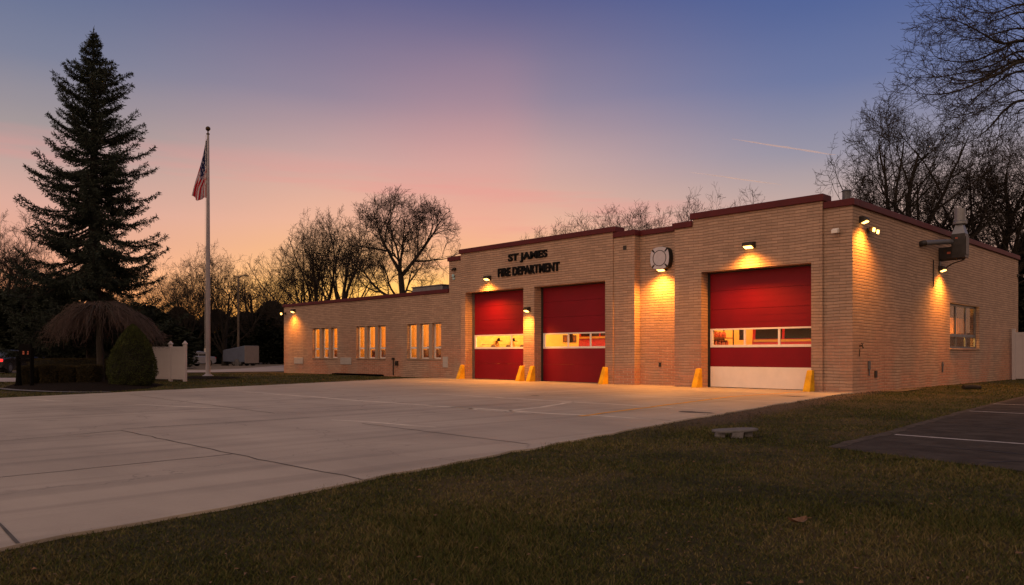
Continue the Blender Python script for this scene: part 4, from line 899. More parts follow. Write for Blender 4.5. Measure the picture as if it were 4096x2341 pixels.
# ------------------------------------------------------------------ timber sign frame on the bed
q1 = at(74, HYP, 28.4); q2 = at(128, HYP, 27.6); p1 = (q1.x, q1.y); p2 = (q2.x, q2.y); dx, dy = p2[0]-p1[0], p2[1]-p1[1]; ln_ = math.hypot(dx, dy)
ts = thing('timber_sign', 'dark timber sign frame on two posts at the edge of the mulch bed', 'sign', (*p1, 0), math.atan2(dy, dx))
b = MB(); b.lathe(0, 0, [(.16, -.05), (.10, .12), (.07, .5), (.075, 1.12), (0, 1.13)], 10); b.build('post', M['timber'], ts)
b = MB(); b.box(ln_-.055, ln_+.055, -.055, .055, -.05, 1.42); b.build('post', M['timber'], ts, bevel=.01)
b = MB(); b.box(.0, ln_-.06, -.03, .03, .92, 1.02); b.box(.12, ln_-.06, -.025, .025, 1.05, 1.55); b.build('board', M['timber'], ts, bevel=.008)
for xx in (ln_*.45, ln_*.78):
    w2 = .075 if xx < ln_*.6 else .055; b = MB(); b.prism([(xx-w2, 1.18), (xx+w2, 1.18), (xx+w2*.85, 1.30), (xx-w2*.8, 1.30)], 'y', -.04, -.027); o = b.build('orange_plate', M['orangeplate'], ts)
    b = MB(); b.prism([(xx+(.034 if k % 2 == 0 else .014)*math.cos(k*math.pi/5+math.pi/2), 1.24+(.034 if k % 2 == 0 else .014)*math.sin(k*math.pi/5+math.pi/2)) for k in range(10)], 'y', -.046, -.0405); b.build('star_mark', M['timber'], o)
# ------------------------------------------------------------------ trees
def tubes_np(branches, k):
    """branches: list of (pts, radii) -> arrays of one mesh of k-sided tapering tubes"""
    by = {}
    for p, r in branches: by.setdefault(len(p), []).append((p, r))
    VV, FF, off = [], [], 0
    for n, bl in by.items():
        P = np.array([b[0] for b in bl], np.float32); Rr = np.array([b[1] for b in bl], np.float32); B = len(bl)
        T = np.empty_like(P); T[:, 1:-1] = P[:, 2:]-P[:, :-2]; T[:, 0] = P[:, 1]-P[:, 0]; T[:, -1] = P[:, -1]-P[:, -2]
        T /= np.linalg.norm(T, axis=2, keepdims=True)+1e-9
        mean = P[:, -1]-P[:, 0]; mean /= np.linalg.norm(mean, axis=1, keepdims=True)+1e-9
        ref = np.where(np.abs(mean[:, 2:3]) < .85, np.array([[0, 0, 1.]]), np.array([[1., 0, 0]]))[:, None, :]
        U = np.cross(T, ref); U /= np.linalg.norm(U, axis=2, keepdims=True)+1e-9; W_ = np.cross(T, U)
        ang = np.arange(k)*2*np.pi/k
        V = P[:, :, None, :]+Rr[:, :, None, None]*(np.cos(ang)[None, None, :, None]*U[:, :, None, :]+np.sin(ang)[None, None, :, None]*W_[:, :, None, :])
        VV.append(V.reshape(-1, 3)); base = off+(np.arange(B)*n*k)[:, None, None]
        i = np.arange(n-1)[None, :, None]; j = np.arange(k)[None, None, :]; j2 = (j+1) % k
        f = np.stack(np.broadcast_arrays(base+i*k+j, base+i*k+j2, base+(i+1)*k+j2, base+(i+1)*k+j), -1); FF.append(f.reshape(-1, 4)); off += B*n*k
    return np.concatenate(VV), np.concatenate(FF)
def rvec(rg):
    z = rg.uniform(-1, 1); a = rg.uniform(0, 2*math.pi); s = math.sqrt(1-z*z); return Vector((s*math.cos(a), s*math.sin(a), z))
class Grower:
    """grows a bare broadleaf crown inside an envelope"""
    def __init__(s, seed, env, maxl=5, rmin=.008, kids=(0, 7, 7, 6, 5), ratio=.58, wig=.16, up=.05, cap=6500):
        s.rg = random.Random(seed); s.env = env; s.maxl = maxl; s.rmin = rmin*.88; s.kids = kids; s.ratio = ratio; s.wig = wig; s.up = up; s.br = {i: [] for i in range(maxl+1)}; s.count = 0; s.cap = cap
    def inside(s, p, sl=1.):
        x, y, zc, rx, rz, zmin = s.env
        q = ((p.x-x)**2+(p.y-y)**2)/rx**2+((p.z-zc)/rz)**2
        return q < sl*sl and p.z > zmin
    def grow(s, p, d, L, r, lvl):
        rg = s.rg; s.count += 1
        n = {0: 8, 1: 8, 2: 6, 3: 5, 4: 4, 5: 3}.get(lvl, 3); p = Vector(p); d = Vector(d).normalized(); pts = [p.copy()]; ds = [d.copy()]; lim = rg.uniform(.86, 1.06)
        for i in range(n):
            d = (d+rvec(rg)*s.wig*(1+.25*lvl)+Vector((0, 0, s.up*(1.4 if lvl > 1 else 1)))).normalized(); p = p+d*(L/n)
            if lvl > 0 and not s.inside(p, lim) and i > 0: break
            pts.append(p.copy()); ds.append(d.copy())
        m = len(pts)
        if m < 2: return
        end = max(s.rmin*.7, r*(.2 if lvl < 3 else .3 if lvl < s.maxl else .5))
        rr = [r+(end-r)*(i/(m-1))**.85 for i in range(m)]
        s.br[lvl].append(([tuple(q) for q in pts], rr))
        if lvl >= s.maxl: return
        nk = s.kids[min(lvl+1, len(s.kids)-1)]; nk = max(2, round(nk*rg.uniform(.75, 1.2)*(m-1)/n)); side = rg.uniform(0, 6.28)
        for c in range(nk):
            t = .22+.78*(c+rg.random()*.7)/nk if lvl else .3+.7*(c+rg.random())/nk
            t = min(t, .999); f = t*(m-1); i = int(f); q = pts[i].lerp(pts[min(i+1, m-1)], f-i); dd = ds[min(i+1, m-1)]
            side += 2.4+rg.uniform(-.5, .5)
            u = dd.orthogonal().normalized(); v = dd.cross(u); w = u*math.cos(side)+v*math.sin(side)
            ang = rg.uniform(rad(28), rad(58)); nd = dd*math.cos(ang)+w*math.sin(ang)
            rc = max(s.rmin, rr[i]*rg.uniform(.45, .68))
            s.grow(q, nd, L*s.ratio*rg.uniform(.75, 1.2)*(1.1-.35*t), rc, lvl+1)
    def meshes(s, parent, split=2):
        lo = [b for l in range(0, split+1) for b in s.br[l]]; hi = [b for l in range(split+1, s.maxl+1) for b in s.br[l]]
        V, Fq = tubes_np(lo, 6); mesh_np('trunk', V, Fq, M['bark'], parent, True)
        V, Fq = tubes_np(hi, 3); mesh_np('crown', V, Fq, M['twig'], parent)

def bare_tree(kind, label, loc, group=None):
    t = thing('bare_tree', label, 'tree', loc, 0, group)
    if kind == 'oak':        # tall stem that forks high, wide rounded crown, two low side limbs
        g = Grower(11, (0, 0, 9.6, 5.9, 5.6, 3.2), 5, .0125, (0, 7, 7, 7, 6), .6, .15, .03)
        g.br[0].append(([(0, 0, -.2), (.08, 0, 2.5), (.0, .05, 5.5), (-.25, .1, 8.0)], [.46, .36, .32, .26]))
        for d, L, r, q in (((-.75, .1, 1), 6.0, .20, (-.25, .1, 7.9)), ((.75, -.1, .85), 6.2, .21, (-.2, .1, 7.7)), ((.05, .6, 1.2), 5.5, .16, (-.25, .1, 7.9)), ((-.1, -.7, 1), 5.0, .15, (-.2, .1, 7.8)), ((-1, .1, .42), 6.2, .17, (0, 0, 5.2)), ((1, .25, .30), 6.0, .16, (.03, .02, 4.6)), ((-.6, -.9, .35), 5.0, .13, (.02, 0, 5.5)), ((.3, 1, .5), 5.0, .13, (.0, .03, 5.9)), ((-.9, .4, .2), 5.0, .11, (.05, 0, 3.9))):
            g.grow(q, d, L, r, 1)
    elif kind == 'vase':
        g = Grower(23, (0, 0, 8.6, 3.7, 6.0, 2.6), 5, .010, (0, 7, 7, 6, 6), .54, .12, .05)
        g.br[0].append(([(0, 0, -.2), (.0, .03, 1.6), (.05, 0, 3.2)], [.38, .30, .26]))
        for k in range(7):
            a = k*2.4; el = 1.3+.9*(k % 3); g.grow((.04, 0, 2.4+.2*k), (math.cos(a), math.sin(a), el), 8.8-.25*k, .12, 1)
    elif kind == 'leaning':
        g = Grower(31, (-.8, 0, 7.0, 4.4, 5.0, 1.6), 5, .010, (0, 7, 6, 6, 6), .55, .13, .04)
        g.br[0].append(([(0, 0, -.2), (.05, 0, 1.0), (.0, 0, 1.9)], [.34, .28, .24]))
        for k, (a, el, L) in enumerate(((2.9, 1.5, 9), (3.5, .9, 8), (2.2, 1.6, 8), (.3, 1.3, 7), (5., 1.4, 7.5), (1.2, 1.8, 8), (3.1, 2.6, 9), (4.2, 1.0, 7))):
            g.grow((.02, 0, 1.3+.08*k), (math.cos(a), math.sin(a), el), L, .11, 1)
    elif kind == 'bushy':    # several stems from the ground, broad twiggy crown
        g = Grower(47, (0, 0, 6.4, 4.8, 5.0, 1.4), 5, .010, (0, 7, 6, 6, 5), .55, .14, .04)
        g.br[0].append(([(0, 0, -.2), (0, .02, .5), (0, 0, .9)], [.36, .30, .26]))
        for k in range(8):
            a = k*2.4+.4; g.grow((.0, 0, .5+.06*k), (math.cos(a), math.sin(a), .8+.55*(k % 4)), 7.8, .10, 1)
    elif kind == 'broad':    # the big one behind the right of the roof
        g = Grower(59, (0, 0, 9.6, 6.2, 6.6, 3.4), 5, .0115, (0, 7, 7, 6, 6), .55, .14, .03)
        g.br[0].append(([(0, 0, -.2), (.05, 0, 2.0), (0, .05, 4.2), (.1, 0, 6.0)], [.52, .43, .38, .30]))
        for k, (a, el, L, z) in enumerate(((3.1, .9, 8, 4.2), (2.8, .45, 7.6, 3.9), (0, 1.0, 7.5, 4.4), (.4, .5, 7, 4.0), (1.6, 1.2, 7.5, 4.6), (4.7, 1.1, 7.5, 4.5), (3.5, 1.7, 8.5, 5.2), (.2, 1.9, 8, 5.5), (1.8, 2.6, 8, 5.8), (5.2, 2.2, 8, 5.7), (2.4, 1.4, 8, 5.0), (5.9, .7, 7, 4.9))):
            g.grow((.02, .02, z), (math.cos(a), math.sin(a), el), L, .18, 1)
    elif kind == 'gnarled':
        g = Grower(71, (0, 0, 8.8, 5.4, 6.4, 3.0), 5, .0115, (0, 7, 7, 6, 6), .56, .18, .03)
        g.br[0].append(([(0, 0, -.2), (-.1, 0, 1.8), (.1, .05, 3.4), (-.05, 0, 5.2)], [.56, .45, .40, .32]))
        for k, (a, el, L, z) in enumerate(((2.9, .5, 7.5, 3.8), (3.3, 1.1, 7.5, 4.5), (.1, .55, 7.5, 3.6), (6.0, 1.2, 7, 4.8), (1.5, 1., 7, 4.3), (4.6, .9, 7, 4.2), (2.5, 2., 8, 5.1), (.6, 2.3, 8, 5.2), (4.0, 2.8, 8, 5.2), (5.4, 1.6, 7, 4.9))):
            g.grow((.0, .02, z), (math.cos(a), math.sin(a), el), L, .19, 1)
    p_, r_ = g.br[0][0]; g.grow(p_[-1], (.05, .03, 1), 6.5 if kind in ('broad', 'gnarled') else 5.5, r_[-1], 1) if kind != 'oak' else None
    g.meshes(t); return t
PROTO = {}
def plant(kind, dpx, dep, rz, scale, label, group):
    x, y = spot_xy(dpx, dep)
    if kind not in PROTO:
        t = bare_tree(kind, label, (x, y, 0), group); t.rotation_euler.z = rz; t.scale = (scale,)*3 if not hasattr(scale, '__len__') else scale; PROTO[kind] = t; return t
    return copy_tree(PROTO[kind], label, (x, y, 0), rz, scale, group)
C45 = rad(45.8)                                            # turned like this, a tree's local x runs along the picture
GB = 'bare trees behind the fire station'; GL = 'bare trees beyond the far parking lot'; GR = 'bare trees behind the side wall'
plant('oak', 1003, 64, C45, (.92, .92, 1.0), 'large bare tree with a high forked crown rising over the low wing', GB)
plant('vase', 846, 68, C45, (1.08, 1.08, 1.14), 'upright bare tree directly left of the large forked tree', GB)
plant('vase', 792, 70, C45+2.2, (1.06, 1.06, 1.13), 'upright bare tree second to the left of the large forked tree', GB)
plant('leaning', 757, 72, C45, (1.05, 1.05, 1.05), 'bare tree leaning outward over the far end of the low wing', GB)
plant('leaning', 1075, 80, C45+3.4, (.9, .9, .80), 'low spreading bare tree seen just left of the taller front wall', GB)
plant('bushy', 930, 86, C45+1., (1, 1, .78), 'low bare tree in the gap left of the large forked trunk', GB)
plant('bushy', 560, 78, C45, (1.05, 1.05, 1.18), 'broad many-stemmed bare tree seen right behind the lamp post', GL)
plant('bushy', 455, 76, C45+2.6, (.9, .9, 1.02), 'many-stemmed bare tree between the spruce and the flagpole', GL)
plant('vase', 635, 88, C45+4.1, (1.25, 1.25, .92), 'bare tree left of the leaning tree, behind the trailer', GL)
plant('leaning', 505, 92, C45+.6, (1.1, 1.1, 1.02), 'pale distant bare tree seen across the lower flagpole', GL)
plant('bushy', 700, 98, C45+5, (1.1, 1.1, .86), 'low distant bare tree beside the far corner of the wing', GL)
plant('vase', 8, 62, C45+.4, (.95, .95, 1.02), 'tall bare tree at the left edge behind the spruce', GL)
plant('bushy', 62, 74, C45+3.9, (.9, .9, 1.04), 'bare tree showing just left of the spruce crown', GL)
plant('leaning', -70, 66, C45+5.1, 1.1, 'bare tree at the far left, mostly outside the picture', GL)
plant('bushy', 330, 84, C45+1.9, (1, 1, .95), 'bare tree glimpsed through the right side of the spruce', GL)
plant('vase', 150, 80, C45+3.1, (1.1, 1.1, .85), 'bare tree glimpsed through the left side of the spruce', GL)
plant('vase', 1488, 66, C45+1.3, (1.25, 1.25, 1.11), 'bare treetop over the right end of the lettered wall', GB)
plant('leaning', 1412, 74, C45+.2, (1., 1., 1.26), 'low bare treetop left over the lettered wall coping', GB)
plant('vase', 1590, 67, C45+5.3, (1., 1., 1.09), 'bare treetop above the wall with the shield emblem', GB)
plant('vase', 1664, 66, C45+3.6, (1.05, 1.05, 1.14), 'taller bare treetop to the right of the shield emblem', GB)
plant('bushy', 1795, 64, C45+.9, (1.05, 1.05, 1.42), 'rounded bare treetop above the white bottomed door', GB)
plant('broad', 2262, 47, C45, (.98, .98, 1.08), 'large broad bare tree behind the near end of the side wall', GR)
plant('gnarled', 2487, 47, C45, (.95, .95, 1.04), 'thick gnarled bare tree behind the steel chimney stack', GR)
plant('vase', 2072, 50, C45+2.9, (.95, .95, .90), 'small bare tree left of the large broad tree', GR)
plant('leaning', 2395, 62, C45+2.0, (1.2, 1.2, 1.15), 'farther bare tree between the broad and the gnarled tree', GR)
plant('bushy', 2560, 52, C45+2.0, (1.1, 1.1, 1.2), 'bare tree at the right edge behind the white fence', GR)

# the tree whose limbs reach in from outside the right edge
ot = thing('overhanging_tree', 'bare tree outside the right edge reaching long twiggy limbs over the roof', 'tree', (0, 0, 0))
tx, ty = spot_xy(2960, 19.5)
og = Grower(91, (tx, ty, 9, 30, 30, 2.5), 5, .0055, (0, 5, 5, 4, 4), .5, .13, .015)
og.br[0].append(([(tx, ty, -.2), (tx+.1, ty, 2.), (tx, ty+.1, 4.5), (tx+.05, ty, 7), (tx, ty, 11)], [.5, .42, .36, .28, .12]))
def limb(path, dep0, dep1, z0, r0):
    pts = [Vector((tx, ty, z0))]
    n = len(path)
    for i, (cx_, cy_) in enumerate(path): pts.append(at(3200+cx_/1.618, cy_/1.618, dep0+(dep1-dep0)*i/(n-1)))
    cs = []
    for i in range(len(pts)-1):                              # Catmull-Rom
        a, b, c, d = pts[max(i-1, 0)], pts[i], pts[i+1], pts[min(i+2, len(pts)-1)]
        for t in np.linspace(0, 1, 6)[:-1]:
            t = float(t); cs.append(.5*((2*b)+(c-a)*t+(2*a-5*b+4*c-d)*t*t+(3*b-a-3*c+d)*t**3))
    cs.append(pts[-1]); m = len(cs)
    rr = [max(.006, .52*r0*(1-i/(m-1))**1.0) for i in range(m)]
    og.br[1].append(([tuple(q) for q in cs], rr))
    tot = sum((cs[i+1]-cs[i]).length for i in range(m-1)); rg = og.rg; side = 0
    k = int(tot*3.0)
    for c in range(k):
        f = (.22+.76*(c+rg.random())/k)*(m-1); i = int(f); q = cs[i].lerp(cs[i+1], f-i); dd = (cs[i+1]-cs[i]).normalized()
        side += 2.4+rg.uniform(-.6, .6); u = dd.orthogonal().normalized(); v = dd.cross(u); w = u*math.cos(side)+v*math.sin(side)
        ang = rg.uniform(rad(20), rad(46)); og.grow(q, dd*math.cos(ang)+w*math.sin(ang), rg.uniform(.6, 1.7)*(1.15-.6*f/(m-1)), max(.007, rr[i]*.45), 3)
for path, a, b_, z0, r0 in (
    ([(1750, 330), (1450, 265), (1300, 280), (1150, 200), (1000, 130), (890, 112)], 18.6, 17.6, 8.0, .10),
    ([(1750, 470), (1450, 390), (1300, 440), (1150, 520), (980, 535), (750, 435)], 18.8, 18.6, 7.4, .12),
    ([(1750, 350), (1450, 262), (1280, 330), (1100, 400), (900, 378), (830, 300)], 19.0, 19.4, 7.8, .11),
    ([(1750, 470), (1450, 400), (1300, 470), (1130, 545), (980, 600), (800, 610), (690, 548)], 18.2, 17.4, 7.2, .11),
    ([(1750, 700), (1450, 650), (1330, 710), (1270, 775), (1200, 850), (1080, 925), (900, 965)], 18.6, 18.2, 5.6, .10),
    ([(1750, 120), (1450, 30), (1250, 85), (1100, 60), (980, 5)], 19.2, 19.6, 9.0, .08),
    ([(1750, 160), (1450, 80), (1300, 120), (1150, 150), (1020, 70)], 18.4, 18.0, 8.6, .07),
    ([(1750, 540), (1450, 460), (1280, 530), (1180, 600), (1050, 690), (880, 755)], 19.2, 19.8, 6.8, .09),
    ([(1750, 260), (1450, 185), (1280, 215), (1150, 250), (1020, 235), (905, 215)], 19.4, 20.0, 8.2, .07),
    ([(1750, 420), (1450, 330), (1250, 420), (1060, 470), (880, 500), (740, 505)], 19.6, 20.2, 7.5, .08),
    ([(1750, 640), (1450, 585), (1300, 640), (1170, 720), (1010, 745)], 18.0, 17.6, 6.2, .06),
    ([(1750, 760), (1450, 700), (1400, 790), (1330, 880)], 19.0, 19.0, 5.4, .06)):
    limb(path, a, b_, z0, r0)
og.meshes(ot)

# ------------------------------------------------------------------ spruce
def leaf_tris(P, D, L, Wd, rgn):
    """slim needle tufts: one triangle pair per point, along D with random roll"""
    n = len(P); r = rgn.normal(size=(n, 3)); S = np.cross(D, r); S /= np.linalg.norm(S, axis=1, keepdims=True)+1e-9
    V = np.empty((n, 4, 3), np.float32)
    V[:, 0] = P; V[:, 1] = P+D*(L*.55)[:, None]+S*Wd[:, None]; V[:, 2] = P+D*L[:, None]; V[:, 3] = P+D*(L*.45)[:, None]-S*Wd[:, None]
    return V.reshape(-1, 3), np.arange(n*4).reshape(n, 4)
def spruce(loc):
    t = thing('spruce_tree', 'tall dark spruce with drooping layered boughs left of the flagpole', 'tree', loc)
    rg = random.Random(5); rn = np.random.default_rng(5); br = []; P, D = [], []
    H = 15.9
    br.append(([(0, 0, -.2), (.0, .02, 4), (.04, 0, 9), (.0, 0, 13), (0, 0, H-.35)], [.36, .30, .2, .09, .02]))
    z = 1.9; a = 0
    prof = lambda z: np.interp(z, [0, 1.3, 3, 5.4, 8, 9.5, 11.3, 12.8, 13.8, 14.8, 15.4, 15.9], [2.6, 2.6, 3.4, 3.25, 2.85, 2.6, 2.05, 1.65, 1.1, .48, .2, .04])
    while z < H-.1:
        R = prof(z); k = 6
        for c in range(k):
            a += 2.399+rg.uniform(-.25, .25); L = R*rg.choice((.4, .55, .75, .9, 1., 1.08))*rg.uniform(.8, 1.12)
            if z > 2.2 and rg.random() < .08: L *= 1.22
            ca, sa = math.cos(a), math.sin(a); droop = (.42 if z < 7 else .30 if z < 10.5 else .02)*rg.uniform(.6, 1.3); rise = .12 if z < 10 else .38 if z < 13.5 else .15
            zz = z+rg.uniform(-.12, .12); pts = []; n = 7
            for i in range(n+1):
                u = i/n; pts.append((ca*L*u+rg.uniform(-.04, .04), sa*L*u+rg.uniform(-.04, .04), zz+L*(rise*u-droop*math.sin(u*math.pi*.62)*1.0+.16*u**3)))
            r0 = .012+.016*L; br.append((pts, [r0*(1-.85*i/n) for i in range(n+1)]))
            pv = [Vector(p) for p in pts]; m = int(L/.085)+3
            for s_ in range(m):
                u = .12+.88*(s_+rg.random())/m
                if u < .3 and rg.random() < .55: continue
                f = min(u, .999)*n; i = int(f); q = pv[i].lerp(pv[i+1], f-i); dd = (pv[i+1]-pv[i]).normalized()
                for sgn in (-1, 1):
                    lat = Vector((-sa, ca, 0))*sgn; tl_ = (.12+.33*L*.45*(1.05-u)+.05)*rg.uniform(.6, 1.25)
                    td = (lat*.9+dd*.75+Vector((0, 0, rg.uniform(-.95 if z < 9.5 else -.5, .2)))).normalized(); ns = max(2, int(tl_/.075))
                    for w in range(ns):
                        pp = q+td*(tl_*(w+.3)/ns); nd = (td+rvec(rg)*.75+Vector((0, 0, -.1))).normalized(); P.append(tuple(pp)); D.append(tuple(nd))
                        P.append(tuple(pp)); D.append(tuple((td*.5+rvec(rg)).normalized())); P.append(tuple(pp+td*.03)); D.append(tuple((td*.8+rvec(rg)).normalized()))
                P.append(tuple(q)); D.append(tuple((dd+rvec(rg)*.8).normalized()))
            for e in range(5): P.append(tuple(pv[-1])); D.append(tuple((dd+rvec(rg)*.7).normalized()))
        z += (.20 if z < 9 else .22)*rg.uniform(.7, 1.3)
    for e in range(26):
        zz = H-.8+1.0*rg.random(); P.append((0, 0, zz)); D.append(tuple((Vector((0, 0, 1.6))+rvec(rg)*.45).normalized()))
    V, Fq = tubes_np(br, 5); mesh_np('trunk', V, Fq, M['bark'], t, True)
    P = np.array(P, np.float32); D = np.array(D, np.float32); n = len(P)
    V, Fq = leaf_tris(P, D, rn.uniform(.09, .2, n), rn.uniform(.012, .025, n), rn); mesh_np('crown', V, Fq, M['needle'], t)
    return n
spruce((-28.75, -13.21, 0))

# ------------------------------------------------------------------ shrubs
def shrub(name, label, loc, surf, nleaf, lsize, m, cat='shrub', rz=0, seed=1, group=None, core=.86):
    """surf(u, a) -> radius-and-height outline; leaves scattered over it, dark core inside"""
    t = thing(name, label, cat, loc, rz, group); rn = np.random.default_rng(seed)
    b = MB(); b.loft([[tuple(np.array(surf(u, a))*np.array((core, core, .97))) for a in np.linspace(0, 2*math.pi, 25)[:-1]] for u in np.linspace(0, 1, 14)]); c = b.build('light_block_core', M['hedgecore'], t, smooth=True)  # solid dark core, put in to block light through the leaves
    u = rn.random(nleaf); a = rn.uniform(0, 2*math.pi, nleaf); P = np.array([surf(x, y) for x, y in zip(u, a)], np.float32)
    ctr = np.array([0, 0, P[:, 2].max()*.4]); out = P-ctr; out /= np.linalg.norm(out, axis=1, keepdims=True)+1e-6
    k = 1-.14*rn.random(nleaf)**1.3; bump_ = 1+.05*np.sin(a*5+u*9)+.035*np.sin(a*11-u*23); P[:, :2] *= (k*bump_)[:, None]
    D = out+rn.normal(size=(nleaf, 3))*.75+np.array([0, 0, .35]); D /= np.linalg.norm(D, axis=1, keepdims=True)
    V, Fq = leaf_tris(P, D, rn.uniform(.6, 1.4, nleaf)*lsize, rn.uniform(.2, .4, nleaf)*lsize, rn); mesh_np('foliage', V, Fq, m, t); return t
def cone_surf(u, a):
    r = .86*np.interp(u, [0, .06, .22, .4, .6, .8, .93, 1], [.62, .86, 1.0, .96, .78, .5, .24, .02]); r *= 1+.06*math.sin(2*a+1)+.05*math.sin(3*a+u*6)
    return (r*math.cos(a), r*math.sin(a), 2.28*u)
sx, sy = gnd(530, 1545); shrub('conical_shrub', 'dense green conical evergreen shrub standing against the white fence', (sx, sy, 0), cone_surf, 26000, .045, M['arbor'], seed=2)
def box_surf(hx, hy, h):
    def f(u, a):
        c, s = math.cos(a), math.sin(a); k = (abs(c)**5+abs(s)**5)**(-1/5); top = 1 if u < .78 else math.cos((u-.78)/.22*math.pi/2)**.5 if u < 1 else 0
        w = np.interp(u, [0, .35, .7, .78, 1], [.80, .95, 1, 1, 1])
        return (hx*k*c*w*top, hy*k*s*w*top, h*min(1, u/.78*.94 if u < .78 else .94+.06*math.sin((u-.78)/.22*math.pi/2)))
    return f
HG = 'clipped low hedges on the mulch bed'
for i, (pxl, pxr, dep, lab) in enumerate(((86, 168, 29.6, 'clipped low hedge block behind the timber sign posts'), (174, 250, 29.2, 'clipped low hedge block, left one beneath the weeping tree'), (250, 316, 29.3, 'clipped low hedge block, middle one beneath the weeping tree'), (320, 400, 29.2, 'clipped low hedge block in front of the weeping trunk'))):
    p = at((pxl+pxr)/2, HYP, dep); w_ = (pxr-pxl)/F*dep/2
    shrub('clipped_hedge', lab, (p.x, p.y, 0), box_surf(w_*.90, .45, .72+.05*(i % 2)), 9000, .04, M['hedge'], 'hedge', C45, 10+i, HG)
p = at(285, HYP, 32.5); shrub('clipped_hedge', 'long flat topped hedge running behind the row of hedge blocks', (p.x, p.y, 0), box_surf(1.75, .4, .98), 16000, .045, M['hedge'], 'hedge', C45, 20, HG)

# weeping tree: short trunk, umbrella of hanging twigs
wx, wy = spot_xy(400*2548/4096, 31.6); wt = thing('weeping_tree', 'umbrella shaped bare weeping tree with hanging twigs in front of the spruce', 'tree', (wx, wy, 0), C45, None, (.93, .93, 1.04))
rg = random.Random(9); br = [([(0, 0, -.1), (.02, 0, .8), (-.02, 0, 1.6), (.0, 0, 2.5)], [.19, .15, .14, .12])]; hang = []
dome = lambda r: 3.2-.25*r/2.6-1.05*(r/2.6)**2.3
for k in range(26):
    a = k*2.399; R = 2.5*math.sqrt((k+3)/28)*rg.uniform(.8, 1.02); pts = [(0, 0, 2.3+.15*rg.random())]
    for u in (.18, .38, .58, .8, 1.0):
        r_ = R*u; pts.append((math.cos(a)*r_+rg.uniform(-.05, .05), math.sin(a)*r_*.85+rg.uniform(-.05, .05), dome(r_)-.06*rg.random()-.5*(1-min(1, u*3))))
    br.append((pts, [.06, .045, .034, .026, .018, .012]))
clumps = [(rg.uniform(0, 2*math.pi), rg.uniform(.3, 1.)) for _ in range(46)]
for k in range(1250):
    ca_, cw = rg.choice(clumps); a = ca_+rg.gauss(0, .07+.1*rg.random()); r0 = 2.45*rg.random()**.55*rg.uniform(.35, 1); r1 = min(2.72, r0+rg.uniform(.3, 1.2)*(.6+.6*cw)); off = rg.uniform(-.3, .3)*rg.random(); sink = .85*rg.random()**1.6; ps = []
    hangl = rg.uniform(.1, .75)*cw; n = 7; low = rg.uniform(1.3, 1.95); cx_, cy_ = rg.uniform(-.13, .13), rg.uniform(-.13, .13); lob = .86+.14*math.sin(a*3+1)+.07*math.sin(a*7); r1 *= lob; r0 *= lob; hump = .10*math.sin(a*5+r0*3)+.07*math.sin(a*9-r0*5)
    for i in range(n+1):
        u = i/n; r_ = r0+(r1-r0)*min(1, u*1.2)**.8; aa = a+off*u; zz = dome(r_)+hump*min(1, r_)-sink*(.25+.75*u)-hangl*max(0, u-.35)**1.4*1.6+.07*math.sin(u*6+k)
        ps.append((math.cos(aa)*r_+cx_*math.sin(u*5)+rg.uniform(-.03, .03), math.sin(aa)*r_*.85+cy_*math.sin(u*4)+rg.uniform(-.03, .03), max(low, zz)+rg.uniform(-.02, .02)))
    w0 = rg.choice((.005, .006, .007, .010)); hang.append((ps, [w0*(1-.5*i/n) for i in range(n+1)]))
    if k % 2 == 0:
        q = ps[3+k % 3]; a2 = a+rg.uniform(-1, 1); l2 = rg.uniform(.15, .4); hang.append(([q, (q[0]+math.cos(a2)*l2*.5, q[1]+math.sin(a2)*l2*.5, q[2]+.03), (q[0]+math.cos(a2)*l2*.8, q[1]+math.sin(a2)*l2*.8, q[2]-l2*.6)], [.005, .005, .003]))
V, Fq = tubes_np(br, 6); mesh_np('trunk', V, Fq, M['bark'], wt, True); V, Fq = tubes_np(hang, 3); mesh_np('crown', V, Fq, M['willow'], wt)

# dark evergreens closing the view behind the lots
def evergreen(label, loc, group, seed=4):
    t = thing('evergreen_tree', label, 'tree', loc, 0, group); rn = np.random.default_rng(seed); n = 15000
    u = rn.random(n)**.8; a = rn.uniform(0, 2*np.pi, n); lob = 1+.16*np.sin(a*3+u*11)+.12*np.sin(a*7-u*17)
    r = np.interp(u, [0, .08, .3, .6, .85, 1], [.75, 1, .98, .72, .36, .03])*2.6*lob*np.sqrt(.35+.65*rn.random(n)); P = np.stack([r*np.cos(a), r*np.sin(a), .2+6.6*u+rn.normal(0, .12, n)], 1)
    D = np.stack([np.cos(a), np.sin(a), rn.uniform(-.6, .5, n)], 1)+rn.normal(size=(n, 3))*.5; D /= np.linalg.norm(D, axis=1, keepdims=True)
    V, Fq = leaf_tris(P, D, rn.uniform(.16, .42, n), rn.uniform(.05, .11, n), rn); mesh_np('crown', V, Fq, M['evergreen'], t)
    b = MB(); b.tube([(0, 0, -.1), (.05, 0, 3), (0, 0, 6.4)], [.2, .14, .03], 7); b.build('trunk', M['bark'], t); return t
GE = 'dark evergreens beyond the far parking lot'; EV = None
